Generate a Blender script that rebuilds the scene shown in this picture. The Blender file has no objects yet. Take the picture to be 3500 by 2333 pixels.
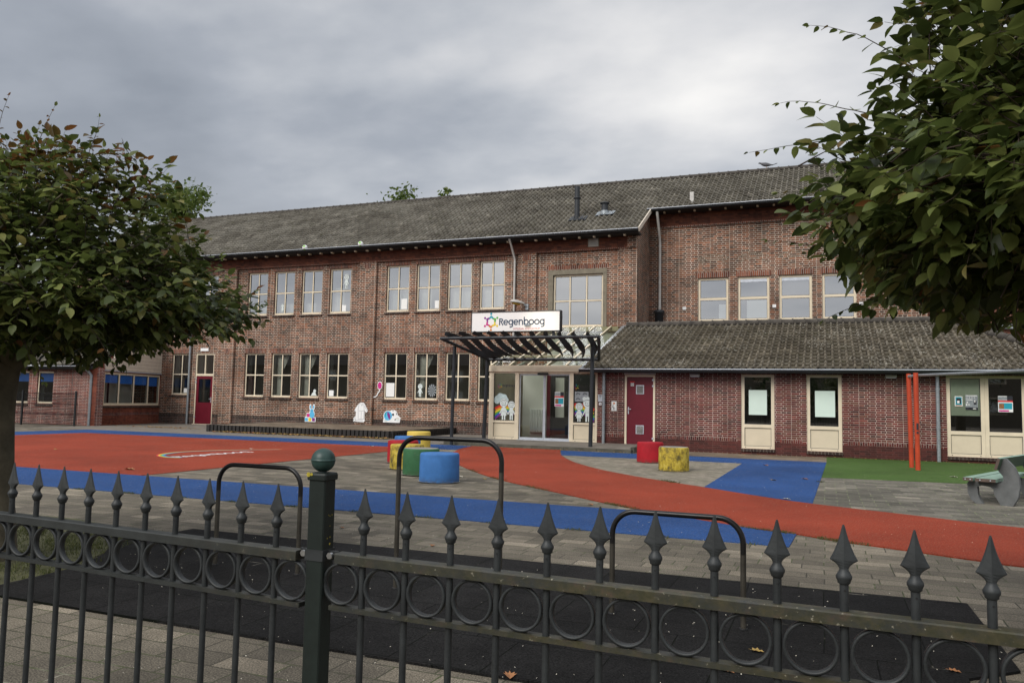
import bpy, math, random
import numpy as np
from mathutils import Vector, Matrix
R = math.radians
random.seed(7); rng = np.random.default_rng(7)
S = bpy.context.scene
COL = S.collection

# ------------------------------------------------------------------ helpers
def tag(o, label=None, cat=None, group=None, kind=None):
    if label: o['label'] = label
    if cat: o['category'] = cat
    if group: o['group'] = group
    if kind: o['kind'] = kind
    return o

def empty(name, loc, label, cat, group=None):
    o = bpy.data.objects.new(name, None); COL.objects.link(o)
    o.empty_display_size = .2; o.location = loc
    return tag(o, label, cat, group)

def copy_tree(o, parent=None):
    c = o.copy(); COL.objects.link(c); c.parent = parent
    for ch in list(o.children): copy_tree(ch, c)
    return c

class MB:
    """collects faces (world coordinates) and links them as one mesh object"""
    def __init__(s): s.v=[]; s.f=[]; s.m=[]; s.sm=[]; s.uv={}
    def add(s, vs, fs, m=0, smooth=False, uvs=None):
        n=len(s.v); s.v.extend(vs)
        for i,f in enumerate(fs):
            if uvs: s.uv[len(s.f)]=uvs[i]
            s.f.append([a+n for a in f]); s.m.append(m); s.sm.append(smooth)
        return s
    def quad(s,a,b,c,d,m=0): return s.add([a,b,c,d],[(0,1,2,3)],m)
    def box(s,x0,x1,y0,y1,z0,z1,m=0,T=None):
        v=[(x0,y0,z0),(x1,y0,z0),(x1,y1,z0),(x0,y1,z0),(x0,y0,z1),(x1,y0,z1),(x1,y1,z1),(x0,y1,z1)]
        if T: v=[T(*p) for p in v]
        return s.add(v,[(0,3,2,1),(4,5,6,7),(0,1,5,4),(1,2,6,5),(2,3,7,6),(3,0,4,7)],m)
    def bar(s,p,q,w,h,m=0,up=(0,0,1)):
        p=Vector(p);q=Vector(q);d=(q-p).normalized();u=Vector(up)
        if abs(d.dot(u))>.98: u=Vector((1,0,0))
        a=d.cross(u).normalized();b=a.cross(d).normalized()
        v=[tuple(c+a*i*w/2+b*j*h/2) for c in(p,q) for i,j in((-1,-1),(1,-1),(1,1),(-1,1))]
        return s.add(v,[(0,3,2,1),(4,5,6,7),(0,1,5,4),(1,2,6,5),(2,3,7,6),(3,0,4,7)],m)
    def tube(s,pts,rad,n=10,m=0,caps=True):
        pts=[Vector(p) for p in pts]; rs=rad if isinstance(rad,(list,tuple)) else [rad]*len(pts)
        vs=[];fs=[];ref=None
        for i,p in enumerate(pts):
            d=(pts[min(i+1,len(pts)-1)]-pts[max(i-1,0)]).normalized()
            if ref is None:
                ref=d.cross(Vector((0,0,1)))
                if ref.length<.05: ref=d.cross(Vector((1,0,0)))
            ref=(ref-d*ref.dot(d)).normalized(); b=d.cross(ref)
            for k in range(n):
                a=2*math.pi*k/n; vs.append(tuple(p+(ref*math.cos(a)+b*math.sin(a))*rs[i]))
        for i in range(len(pts)-1):
            for k in range(n):
                k2=(k+1)%n; fs.append((i*n+k,i*n+k2,(i+1)*n+k2,(i+1)*n+k))
        s.add(vs,fs,m,True)
        if caps: s.add([vs[k] for k in range(n)],[tuple(range(n))[::-1]],m); s.add(vs[-n:],[tuple(range(n))],m)
        return s
    def lathe(s,prof,c,n=24,m=0,sx=1,sy=1):
        cx,cy,cz=c; vs=[];fs=[]
        for r,z in prof:
            for k in range(n):
                a=2*math.pi*k/n; vs.append((cx+r*sx*math.cos(a),cy+r*sy*math.sin(a),cz+z))
        for i in range(len(prof)-1):
            for k in range(n):
                k2=(k+1)%n; fs.append((i*n+k,i*n+k2,(i+1)*n+k2,(i+1)*n+k))
        s.add(vs,fs,m,True)
        if prof[0][0]>1e-4: s.add(vs[:n],[tuple(range(n))[::-1]],m)
        if prof[-1][0]>1e-4: s.add(vs[-n:],[tuple(range(n))],m)
        return s
    def poly(s,pts,z,m=0): return s.add([(p[0],p[1],z) for p in pts],[tuple(range(len(pts)))],m)
    def prism(s,pts,T,d0,d1,m=0):
        """pts 2D outline extruded between d0 and d1; T(a,d,b)->world"""
        n=len(pts); v=[T(a,d0,b) for a,b in pts]+[T(a,d1,b) for a,b in pts]
        f=[tuple(range(n)),tuple(range(2*n-1,n-1,-1))]+[(i,(i+1)%n+0,(i+1)%n+n,i+n) for i in range(n)]
        return s.add(v,[f[0][::-1],f[1][::-1]]+[q[::-1] for q in f[2:]],m)
    def build(s,name,mats,parent=None,origin=None):
        me=bpy.data.meshes.new(name)
        if not isinstance(mats,(list,tuple)): mats=[mats]
        off=Vector((0,0,0))
        if parent is not None: off=world(parent)
        elif origin is not None: off=Vector(origin)
        V=np.array(s.v,float)-np.array(off)
        me.from_pydata(V.tolist(),[],s.f)
        for m in mats: me.materials.append(m)
        me.polygons.foreach_set('material_index',s.m); me.polygons.foreach_set('use_smooth',s.sm)
        me.update()
        uvl=me.uv_layers.new(name='UVMap'); W=np.array(s.v,float); data=np.zeros((len(me.loops),2))
        for p in me.polygons:
            li=list(p.loop_indices)
            if p.index in s.uv: data[li]=s.uv[p.index]; continue
            nx,ny,nz=p.normal; P=W[[me.loops[l].vertex_index for l in li]]
            if abs(nz)>.7: data[li]=P[:,:2]
            else:
                l=math.hypot(nx,ny) or 1; t=(-ny/l,nx/l)
                data[li,0]=P[:,0]*t[0]+P[:,1]*t[1]; data[li,1]=P[:,2]
        uvl.data.foreach_set('uv',data.ravel())
        o=bpy.data.objects.new(name,me); COL.objects.link(o)
        if parent is not None: o.parent=parent
        else: o.location=off
        return o
def world(o):
    v=Vector((0,0,0))
    while o is not None: v+=Vector(o.location); o=o.parent
    return v

# ------------------------------------------------------------------ materials
def newmat(name):
    m=bpy.data.materials.new(name); m.use_nodes=True; nt=m.node_tree
    return m,nt,nt.nodes['Principled BSDF']
def N(nt,t,**k):
    n=nt.nodes.new(t)
    for a,b in k.items():
        if a in n.inputs: n.inputs[a].default_value=b
        else: setattr(n,a,b)
    return n
def ramp(nt,stops,interp='LINEAR'):
    r=nt.nodes.new('ShaderNodeValToRGB'); r.color_ramp.interpolation=interp; e=r.color_ramp.elements
    while len(e)<len(stops): e.new(.5)
    for i,(p,c) in enumerate(stops): e[i].position=p; e[i].color=(*c,1) if len(c)==3 else c
    return r
def mixc(nt,a,b,fac,mode='MIX'):
    m=nt.nodes.new('ShaderNodeMix'); m.data_type='RGBA'; m.blend_type=mode
    for s,x in((6,a),(7,b),(0,fac)):
        if hasattr(x,'links') or hasattr(x,'is_linked'): nt.links.new(x,m.inputs[s])
        else: m.inputs[s].default_value=x if not isinstance(x,tuple) or len(x)==4 else (*x,1)
    return m.outputs[2]
def pos(nt,scale=None):
    g=nt.nodes.new('ShaderNodeNewGeometry')
    if scale is None: return g.outputs['Position']
    mp=N(nt,'ShaderNodeMapping'); mp.inputs['Scale'].default_value=scale if isinstance(scale,tuple) else (scale,)*3
    nt.links.new(g.outputs['Position'],mp.inputs[0]); return mp.outputs[0]
def noise(nt,vec,scale,detail=4,rough=.55):
    n=N(nt,'ShaderNodeTexNoise',Scale=scale,Detail=detail,Roughness=rough); nt.links.new(vec,n.inputs['Vector']); return n.outputs['Fac']
def bump(nt,b,h,strength=.3,dist=.01):
    n=N(nt,'ShaderNodeBump',Strength=strength,Distance=dist); nt.links.new(h,n.inputs['Height']); nt.links.new(n.outputs[0],b.inputs['Normal'])

def worn(name,col,chip,amt=.62):
    m,nt,b=newmat(name); P=pos(nt)
    r=ramp(nt,[(.3,tuple(c*.72 for c in col)),(.7,tuple(c*1.15 for c in col))]); nt.links.new(noise(nt,P,3.5,6,.65),r.inputs[0])
    g=ramp(nt,[(amt,(0,)*3),(amt+.025,(1,)*3)]); nt.links.new(noise(nt,P,16,6,.72),g.inputs[0])
    c=mixc(nt,r.outputs[0],chip,g.outputs[0])
    sz=N(nt,'ShaderNodeSeparateXYZ'); nt.links.new(P,sz.inputs[0]); dz=N(nt,'ShaderNodeMapRange'); dz.inputs[1].default_value=.0; dz.inputs[2].default_value=.10; dz.inputs[3].default_value=.75; dz.inputs[4].default_value=0; nt.links.new(sz.outputs[2],dz.inputs[0])
    n_=ramp(nt,[(.40,(0,)*3),(.6,(1,)*3)]); nt.links.new(noise(nt,P,11,5,.7),n_.inputs[0]); mm=N(nt,'ShaderNodeMath',operation='MULTIPLY'); nt.links.new(dz.outputs[0],mm.inputs[0]); nt.links.new(n_.outputs[0],mm.inputs[1])
    c=mixc(nt,c,(.07,.06,.045),mm.outputs[0])  # patchy dark brown, strongest at the foot
    nt.links.new(c,b.inputs['Base Color']); b.inputs['Roughness'].default_value=.72; b.inputs['Specular IOR Level'].default_value=.25; bump(nt,b,noise(nt,P,55,4),.35,.006); return m
def simple(name,col,rough=.55,metal=0,var=.25,scale=6,spec=.4,bumpy=0):
    """plain painted / cast surface with patchy wear in its colour"""
    m,nt,b=newmat(name); P=pos(nt)
    f=noise(nt,P,scale,6,.65)
    r=ramp(nt,[(.3,tuple(c*(1-var) for c in col)),(.7,tuple(min(1,c*(1+var*.6)) for c in col))]); nt.links.new(f,r.inputs[0])
    nt.links.new(r.outputs[0],b.inputs['Base Color']); b.inputs['Roughness'].default_value=rough; b.inputs['Metallic'].default_value=metal
    b.inputs['Specular IOR Level'].default_value=spec
    if bumpy: bump(nt,b,noise(nt,P,scale*12,3),bumpy,.004)
    return m

def brick(name,stops,mortar,bw,rh,ms=.012,dirt=.35,vertical=False,bumpd=.012,squash=.62):
    m,nt,b=newmat(name)
    uv=nt.nodes.new('ShaderNodeTexCoord').outputs['UV']
    if vertical:
        mp=N(nt,'ShaderNodeMapping'); mp.inputs['Rotation'].default_value=(0,0,R(90)); nt.links.new(uv,mp.inputs[0]); uv=mp.outputs[0]
    # a little wander so the courses are not ruler straight
    nz=N(nt,'ShaderNodeTexNoise',Scale=2.5,Detail=2); nt.links.new(uv,nz.inputs['Vector'])
    vm=N(nt,'ShaderNodeVectorMath',operation='MULTIPLY_ADD'); nt.links.new(nz.outputs['Color'],vm.inputs[0]); vm.inputs[1].default_value=(.02,.02,0); nt.links.new(uv,vm.inputs[2])
    t=N(nt,'ShaderNodeTexBrick',Scale=1); t.offset=.5; t.squash=squash; t.squash_frequency=2
    t.inputs['Color1'].default_value=(0,0,0,1); t.inputs['Color2'].default_value=(1,1,1,1); t.inputs['Mortar'].default_value=(.5,.5,.5,1)
    t.inputs['Mortar Size'].default_value=ms/2; t.inputs['Mortar Smooth'].default_value=.25; t.inputs['Brick Width'].default_value=bw; t.inputs['Row Height'].default_value=rh
    nt.links.new(vm.outputs[0],t.inputs['Vector'])
    r=ramp(nt,stops); nt.links.new(t.outputs['Color'],r.inputs[0])
    P=pos(nt)
    big=noise(nt,P,.55,6,.6); fine=noise(nt,P,26,3)
    d=ramp(nt,[(.3,(1-dirt,)*3),(.65,(1.08,)*3)]); nt.links.new(big,d.inputs[0])
    d2=ramp(nt,[(.25,(.72,)*3),(.75,(1.2,)*3)]); nt.links.new(fine,d2.inputs[0])
    c=mixc(nt,r.outputs[0],d2.outputs[0],.8,'MULTIPLY')
    mo=ramp(nt,[(.32,tuple(x*.42 for x in mortar)),(.58,mortar)]); nt.links.new(noise(nt,P,1.7,5,.7),mo.inputs[0])
    c=mixc(nt,c,mo.outputs[0],t.outputs['Fac'])
    c=mixc(nt,c,d.outputs[0],1.0,'MULTIPLY')
    # run-off streaks and pale salt bloom
    sk=ramp(nt,[(.36,(.66,.64,.62)),(.52,(1.03,)*3)]); nt.links.new(noise(nt,pos(nt,(1.6,1.6,.16)),1.5,5,.65),sk.inputs[0]); c=mixc(nt,c,sk.outputs[0],.4,'MULTIPLY')
    bl=ramp(nt,[(.66,(0,)*3),(.80,(.30,)*3)]); nt.links.new(noise(nt,P,1.15,6,.7),bl.inputs[0]); c=mixc(nt,c,(.48,.40,.34),bl.outputs[0])
    nt.links.new(c,b.inputs['Base Color']); b.inputs['Roughness'].default_value=.88; b.inputs['Specular IOR Level'].default_value=.2
    inv=N(nt,'ShaderNodeMath',operation='SUBTRACT'); inv.inputs[0].default_value=1; nt.links.new(t.outputs['Fac'],inv.inputs[1])
    bump(nt,b,inv.outputs[0],.5,bumpd)
    return m

M={}
MAIN=[(0,(.065,.036,.026)),(.25,(.122,.058,.038)),(.5,(.172,.078,.048)),(.75,(.212,.090,.051)),(1,(.30,.115,.058))]
M['brick']=brick('old brown brick',MAIN,(.68,.60,.50),.23,.074,.0155,.38)
M['brick_dark']=brick('frieze brick',[(0,(.085,.036,.026)),(.5,(.14,.052,.034)),(1,(.19,.068,.04))],(.10,.055,.042),.23,.073,.008,.35)
M['brick_plinth']=brick('plinth brick',[(0,(.045,.032,.028)),(.5,(.07,.045,.038)),(1,(.12,.055,.042))],(.26,.23,.20),.23,.073,.013,.4)
M['soldier']=brick('soldier brick',[(0,(.09,.036,.027)),(.5,(.17,.062,.04)),(1,(.25,.088,.05))],(.46,.41,.35),.4,.073,.014,.3,vertical=True,squash=1)
M['sill_brick']=brick('sill brick',[(0,(.03,.022,.02)),(1,(.075,.05,.04))],(.22,.19,.16),.4,.085,.012,.3,vertical=True,squash=1)
ANX=[(0,(.055,.022,.02)),(.3,(.105,.026,.024)),(.6,(.15,.033,.03)),(.85,(.12,.05,.034)),(1,(.20,.05,.04))]
M['brick2']=brick('red annex brick',ANX,(.64,.53,.46),.205,.056,.010,.28)
M['brick2s']=brick('annex soldier brick',ANX,(.42,.34,.30),.4,.056,.0095,.3,vertical=True,squash=1)
M['brick2b']=brick('annex base brick',[(0,(.06,.025,.022)),(1,(.12,.035,.03))],(.16,.09,.075),.205,.056,.007,.3)
M['brick3']=brick('left wing brick',[(0,(.09,.03,.026)),(.5,(.17,.046,.034)),(1,(.24,.062,.042))],(.70,.60,.53),.21,.06,.012,.3)
M['brick3r']=brick('bay brick',[(0,(.14,.036,.024)),(.5,(.20,.05,.03)),(1,(.25,.066,.038))],(.30,.17,.12),.21,.06,.009,.4)
M['brick4']=brick('rear brick',[(0,(.14,.055,.038)),(1,(.22,.085,.055))],(.28,.19,.15),.22,.07,.01,.3)
M['cream']=simple('cream frame paint',(.70,.605,.45),.45,0,.1,3)
M['cream2']=simple('cream panel paint',(.64,.555,.41),.5,0,.08,2)
M['boards']=simple('cream boards',(.66,.58,.48),.6,0,.1,4)
M['white']=simple('white plaster',(.86,.86,.82),.8,0,.06,1)
M['wall_in']=simple('interior wall',(.76,.75,.69),.9,0,.1,.6)
M['floor_in']=simple('interior floor',(.10,.09,.08),.7,0,.2,1)
M['floor_red']=simple('red lobby floor',(.09,.018,.018),.5,0,.2,1)
M['door']=simple('dark red door paint',(.125,.008,.018),.38,0,.12,3)
M['gutter']=simple('dark zinc gutter',(.035,.038,.042),.5,.3,.25,4)
M['lip']=simple('bright zinc lip',(.52,.55,.60),.4,.4,.15,6)
M['zinc']=simple('galvanised zinc',(.33,.36,.38),.42,.5,.3,22)
M['pvc']=simple('pale downpipe',(.52,.50,.47),.5,0,.2,5)
M['stone']=simple('stone surround',(.20,.175,.13),.85,0,.25,7,bumpy=.2)
M['steel']=simple('dark pergola steel',(.026,.029,.033),.42,.2,.2,4)
M['steel2']=simple('pergola fin sheet',(.034,.037,.041),.5,.1,.25,6)
M['black']=simple('black rubber',(.010,.010,.010),.7,0,.3,6)
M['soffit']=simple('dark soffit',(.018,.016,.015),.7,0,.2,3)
M['paper']=simple('paper',(.80,.80,.78),.7,0,.03,3)
M['paper2']=simple('greenish paper',(.62,.74,.66),.7,0,.04,3)
M['blind']=simple('pale green blind',(.62,.72,.57),.8,0,.06,2)
M['bluecloth']=simple('blue blind cloth',(.03,.16,.62),.8,0,.15,3)
M['decal']=simple('white decal',(.66,.72,.70),.6,0,.04,3)
M['whitep']=simple('white panel',(.82,.82,.82),.5,0,.04,3)
M['ink']=simple('dark ink',(.02,.022,.03),.6,0,.05,3)
M['navy']=simple('navy lettering',(.025,.055,.10),.5,0,.05,3)
for n_,c_ in dict(cy=(.10,.45,.72),mg=(.55,.02,.22),pu=(.20,.02,.22),ye=(.75,.55,.03),gr=(.10,.36,.05),og=(.65,.20,.02),rd=(.62,.02,.02),bl=(.02,.10,.42),te=(.02,.32,.42)).items():
    M[n_]=simple('print '+n_,c_,.5,0,.05,3)
M['curtain']=simple('pale curtain',(.70,.70,.64),.8,0,.1,3)
M['lens']=simple('lamp lens',(.55,.36,.03),.25,0,.2,9)
M['rust']=simple('dead leaf',(.30,.13,.05),.7,0,.4,30)
M['leafgold']=simple('golden leaf',(.36,.24,.07),.7,0,.4,30)
M['fleck']=simple('pale petal',(.55,.51,.42),.7,0,.3,20)
M['bird']=simple('pigeon feathers',(.10,.10,.11),.8,0,.4,25)

# glass: coated panes that mirror the sky over a see-through tint
def glass(name,refl,tint=(.75,.8,.78),wavy=True,fk=1.0):
    m,nt,b=newmat(name); nt.nodes.remove(b); out=nt.nodes['Material Output']
    tr=N(nt,'ShaderNodeBsdfTransparent'); tr.inputs[0].default_value=(*tint,1)
    gl=N(nt,'ShaderNodeBsdfGlossy'); gl.inputs['Roughness'].default_value=.015; gl.inputs[0].default_value=(.95,.97,1,1)
    fr=N(nt,'ShaderNodeFresnel',IOR=1.5); ad=N(nt,'ShaderNodeMath',operation='ADD',use_clamp=True); ad.inputs[1].default_value=refl
    fm=N(nt,'ShaderNodeMath',operation='MULTIPLY'); fm.inputs[1].default_value=fk; nt.links.new(fr.outputs[0],fm.inputs[0]); nt.links.new(fm.outputs[0],ad.inputs[0])
    bp=N(nt,'ShaderNodeBump',Strength=.03,Distance=.02)
    if wavy: nt.links.new(noise(nt,pos(nt),.5,0),bp.inputs['Height']); nt.links.new(bp.outputs[0],gl.inputs['Normal'])
    mx=N(nt,'ShaderNodeMixShader'); nt.links.new(ad.outputs[0],mx.inputs[0]); nt.links.new(tr.outputs[0],mx.inputs[1]); nt.links.new(gl.outputs[0],mx.inputs[2])
    nt.links.new(mx.outputs[0],out.inputs[0]); return m
M['glass']=glass('coated window glass',.32,(.88,.92,.90))
M['glass_low']=glass('window glass',.15,(.90,.93,.88))
M['glass_bay']=glass('bay window glass',.02,(.8,.84,.82),True,.25)
M['glass_door']=glass('door glass',.03,(.8,.84,.82))
M['glass_roof']=glass('roof glass',.03,(.58,.62,.55),False,.22)

# roof tiles: colour per tile from the tile's own cell
def tiles(name,base,lichen):
    m,nt,b=newmat(name)
    uv=nt.nodes.new('ShaderNodeTexCoord').outputs['UV']
    fl=N(nt,'ShaderNodeVectorMath',operation='FLOOR'); nt.links.new(uv,fl.inputs[0])
    wn=N(nt,'ShaderNodeTexWhiteNoise',noise_dimensions='2D'); nt.links.new(fl.outputs[0],wn.inputs['Vector'])
    r=ramp(nt,[(0,tuple(c*.82 for c in base)),(.5,base),(.95,tuple(c*1.18 for c in base)),(1,tuple(c*1.6 for c in base))]); nt.links.new(wn.outputs['Value'],r.inputs[0])
    P=pos(nt)
    s=ramp(nt,[(.35,(.62,.60,.56)),(.65,(1.25,1.25,1.22))]); nt.links.new(noise(nt,P,.8,6,.7),s.inputs[0])
    c=mixc(nt,r.outputs[0],s.outputs[0],1.0,'MULTIPLY')
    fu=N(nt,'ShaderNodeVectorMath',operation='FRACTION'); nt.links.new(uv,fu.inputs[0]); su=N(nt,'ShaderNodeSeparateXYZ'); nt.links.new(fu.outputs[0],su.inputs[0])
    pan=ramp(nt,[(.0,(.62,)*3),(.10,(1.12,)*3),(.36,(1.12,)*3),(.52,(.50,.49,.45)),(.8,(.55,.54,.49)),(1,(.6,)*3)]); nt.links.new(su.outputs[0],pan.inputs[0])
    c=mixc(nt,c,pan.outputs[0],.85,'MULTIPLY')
    l=ramp(nt,[(.57,(0,)*3),(.63,(1,)*3)]); nt.links.new(noise(nt,P,13,5,.75),l.inputs[0])
    l2=ramp(nt,[(.45,(0,)*3),(.6,(1,)*3)]); nt.links.new(noise(nt,P,.9,3),l2.inputs[0])
    lm=N(nt,'ShaderNodeMath',operation='MULTIPLY'); nt.links.new(l.outputs[0],lm.inputs[0]); nt.links.new(l2.outputs[0],lm.inputs[1])
    c=mixc(nt,c,lichen,lm.outputs[0])
    mo=ramp(nt,[(.56,(0,)*3),(.72,(.55,)*3)]); nt.links.new(noise(nt,P,2.6,6,.7),mo.inputs[0])
    c=mixc(nt,c,(.055,.056,.022),mo.outputs[0])
    nt.links.new(c,b.inputs['Base Color']); b.inputs['Roughness'].default_value=.9; b.inputs['Specular IOR Level'].default_value=.2
    bump(nt,b,noise(nt,P,40,4),.35,.01)
    return m
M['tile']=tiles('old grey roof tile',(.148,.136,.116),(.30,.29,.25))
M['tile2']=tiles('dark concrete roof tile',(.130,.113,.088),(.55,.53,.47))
M['ridge']=simple('ridge tile',(.075,.066,.056),.9,0,.4,5,bumpy=.3)

# paving and play surfaces
def paving(name,cols,joint,bw,rh,rot=0,ms=.008,speck=.5,squash=1.0,big=(.6,1.15),spec=.25):
    m,nt,b=newmat(name); P=pos(nt)
    mp=N(nt,'ShaderNodeMapping'); mp.inputs['Rotation'].default_value=(0,0,R(rot)); nt.links.new(P,mp.inputs[0])
    nz=N(nt,'ShaderNodeTexNoise',Scale=1.1,Detail=2); nt.links.new(P,nz.inputs['Vector'])
    vm=N(nt,'ShaderNodeVectorMath',operation='MULTIPLY_ADD'); nt.links.new(nz.outputs['Color'],vm.inputs[0]); vm.inputs[1].default_value=(.035,.035,0); nt.links.new(mp.outputs[0],vm.inputs[2])
    t=N(nt,'ShaderNodeTexBrick',Scale=1); t.offset=.5; t.squash=squash; t.squash_frequency=3
    t.inputs['Color1'].default_value=(0,0,0,1); t.inputs['Color2'].default_value=(1,1,1,1); t.inputs['Mortar Size'].default_value=ms/2
    t.inputs['Mortar Smooth'].default_value=.3; t.inputs['Brick Width'].default_value=bw; t.inputs['Row Height'].default_value=rh
    nt.links.new(vm.outputs[0],t.inputs['Vector'])
    r=ramp(nt,cols); nt.links.new(t.outputs['Color'],r.inputs[0])
    g=ramp(nt,[(.3,(big[0],)*3),(.68,(big[1],)*3)]); nt.links.new(noise(nt,P,.45,7,.65),g.inputs[0])
    s=ramp(nt,[(.3,(1-speck,)*3),(.52,(1,)*3),(.75,(1+speck*1.3,)*3)]); nt.links.new(noise(nt,P,120,2,.6),s.inputs[0])
    c=mixc(nt,r.outputs[0],s.outputs[0],.8,'MULTIPLY'); c=mixc(nt,c,g.outputs[0],1.0,'MULTIPLY')
    st=ramp(nt,[(.40,(.62,.62,.62)),(.55,(1.03,)*3)]); nt.links.new(noise(nt,P,2.3,7,.72),st.inputs[0]); c=mixc(nt,c,st.outputs[0],.5,'MULTIPLY')
    jm=ramp(nt,[(.42,joint),(.6,(joint[0]*1.3,joint[1]*1.8,joint[2]*.9)),(.7,(.34,.31,.26))]); nt.links.new(noise(nt,P,1.3,4,.7),jm.inputs[0])
    c=mixc(nt,c,jm.outputs[0],t.outputs['Fac'])
    nt.links.new(c,b.inputs['Base Color']); b.inputs['Roughness'].default_value=.85; b.inputs['Specular IOR Level'].default_value=spec
    h=N(nt,'ShaderNodeMath',operation='SUBTRACT'); nt.links.new(noise(nt,P,60,3),h.inputs[0]); nt.links.new(t.outputs['Fac'],h.inputs[1])
    bump(nt,b,h.outputs[0],.4,.006)
    return m
M['pave']=paving('concrete pavers',[(0,(.125,.108,.082)),(.4,(.16,.138,.105)),(.7,(.19,.164,.124)),(.9,(.235,.20,.15)),(1,(.30,.256,.195))],(.045,.040,.030),.34,.18,0,.011,.95,.75,(.45,1.25))
M['pave_small']=paving('small block paving',[(0,(.19,.168,.13)),(.5,(.235,.208,.16)),(1,(.29,.25,.20))],(.07,.063,.05),.21,.105,38,.008,.4,1.0,(.75,1.12))
M['pave_grey']=paving('grey weathered slabs',[(0,(.10,.092,.075)),(.6,(.15,.137,.11)),(.9,(.20,.182,.148)),(1,(.26,.228,.18))],(.15,.14,.108),.32,.21,0,.009,.7,1.0,(.5,1.25))
M['pave_strip']=paving('brown wall strip pavers',[(0,(.15,.115,.082)),(1,(.24,.185,.135))],(.09,.075,.055),.30,.30,0,.008,.5,1.0,(.65,1.15))
M['slabtop']=simple('worn concrete step',(.17,.15,.125),.9,0,.35,2.5,bumpy=.3)
M['kerb']=simple('mossy concrete kerb',(.085,.08,.062),.9,0,.45,4,bumpy=.4)
M['palisade']=paving('dark palisade kerb',[(0,(.016,.016,.016)),(1,(.035,.034,.033))],(.008,.008,.008),.16,3.0,0,.01,.4)
def rubber(name,c,dirt,fl=.2):
    m,nt,b=newmat(name); P=pos(nt)
    s=ramp(nt,[(.28,tuple(x*(1-fl*2) for x in c)),(.5,c),(.74,tuple(min(1,x*(1+fl*1.6)+.012) for x in c))]); nt.links.new(noise(nt,P,75,3,.7),s.inputs[0])
    g=ramp(nt,[(.3,(.70,)*3),(.7,(1.16,)*3)]); nt.links.new(noise(nt,P,.5,6,.6),g.inputs[0])
    cc=mixc(nt,s.outputs[0],g.outputs[0],1.0,'MULTIPLY')
    d=ramp(nt,[(.62,(0,)*3),(.78,(.5,)*3)]); nt.links.new(noise(nt,P,1.6,7,.72),d.inputs[0])
    cc=mixc(nt,cc,dirt,d.outputs[0])
    nt.links.new(cc,b.inputs['Base Color']); # scuffs: long pale scratches and trodden dust
    mp=N(nt,'ShaderNodeMapping'); mp.inputs['Rotation'].default_value=(0,0,R(31)); mp.inputs['Scale'].default_value=(.35,5,1); nt.links.new(P,mp.inputs[0])
    sc=ramp(nt,[(.66,(0,)*3),(.72,(.35,)*3)]); nt.links.new(noise(nt,mp.outputs[0],1.7,6,.75),sc.inputs[0])
    cc=mixc(nt,cc,(.30,.27,.23),sc.outputs[0])
    gr=ramp(nt,[(.66,(0,)*3),(.72,(.8,)*3)]); nt.links.new(noise(nt,P,210,1,.5),gr.inputs[0])
    cc=mixc(nt,cc,(.34,.30,.26),gr.outputs[0])
    nt.links.new(cc,b.inputs['Base Color']); b.inputs['Roughness'].default_value=.9; b.inputs['Specular IOR Level'].default_value=.12
    bump(nt,b,noise(nt,P,90,2),.5,.005); return m
M['red']=rubber('red rubber surface',(.258,.040,.0175),(.22,.075,.052),.34)
M['blue']=rubber('blue rubber surface',(.018,.062,.19),(.07,.105,.19),.3)
M['turf']=rubber('green artificial turf',(.055,.105,.022),(.075,.10,.035),.3)
M['mat']=paving('black rubber tiles',[(0,(.0085,.0084,.0084)),(1,(.0125,.012,.0118))],(.003,.003,.003),.5,.5,0,.009,.9,1.0,(.6,2.0),.08)
M['seat_red']=worn('red seat paint',(.36,.011,.02),(.16,.03,.03),.66)
M['seat_blue']=worn('blue seat paint',(.045,.15,.38),(.13,.20,.30),.66)
M['seat_green']=worn('green seat paint',(.035,.12,.05),(.12,.14,.08),.64)
M['seat_cap']=simple('worn pale concrete top',(.24,.23,.20),.85,0,.3,7,bumpy=.3)
def worn_yellow():
    m,nt,b=newmat('worn yellow seat paint'); P=pos(nt)
    mp=N(nt,'ShaderNodeMapping'); mp.inputs['Scale'].default_value=(1,1,.8); nt.links.new(P,mp.inputs[0])
    r=ramp(nt,[(.36,(.09,.07,.015)),(.46,(.26,.19,.02)),(.56,(.46,.34,.03)),(.68,(.52,.43,.12))]); nt.links.new(noise(nt,mp.outputs[0],9,7,.72),r.inputs[0])
    nt.links.new(r.outputs[0],b.inputs['Base Color']); b.inputs['Roughness'].default_value=.75; bump(nt,b,noise(nt,P,45,3),.4,.006); return m
M['seat_yellow']=worn_yellow()
M['seat_yellow2']=simple('clean yellow seat paint',(.62,.46,.08),.6,0,.12,3)
M['orange']=simple('orange pole paint',(.46,.055,.018),.45,0,.25,3)
M['concrete']=simple('bench concrete',(.125,.13,.13),.85,0,.3,6,bumpy=.3)
M['greenwood']=simple('green plank',(.23,.34,.27),.6,0,.25,8)
M['greenwood2']=simple('dark green plank',(.045,.085,.05),.6,0,.25,8)
M['plankend']=simple('brown plank end',(.10,.07,.055),.7,0,.3,10)
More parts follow.
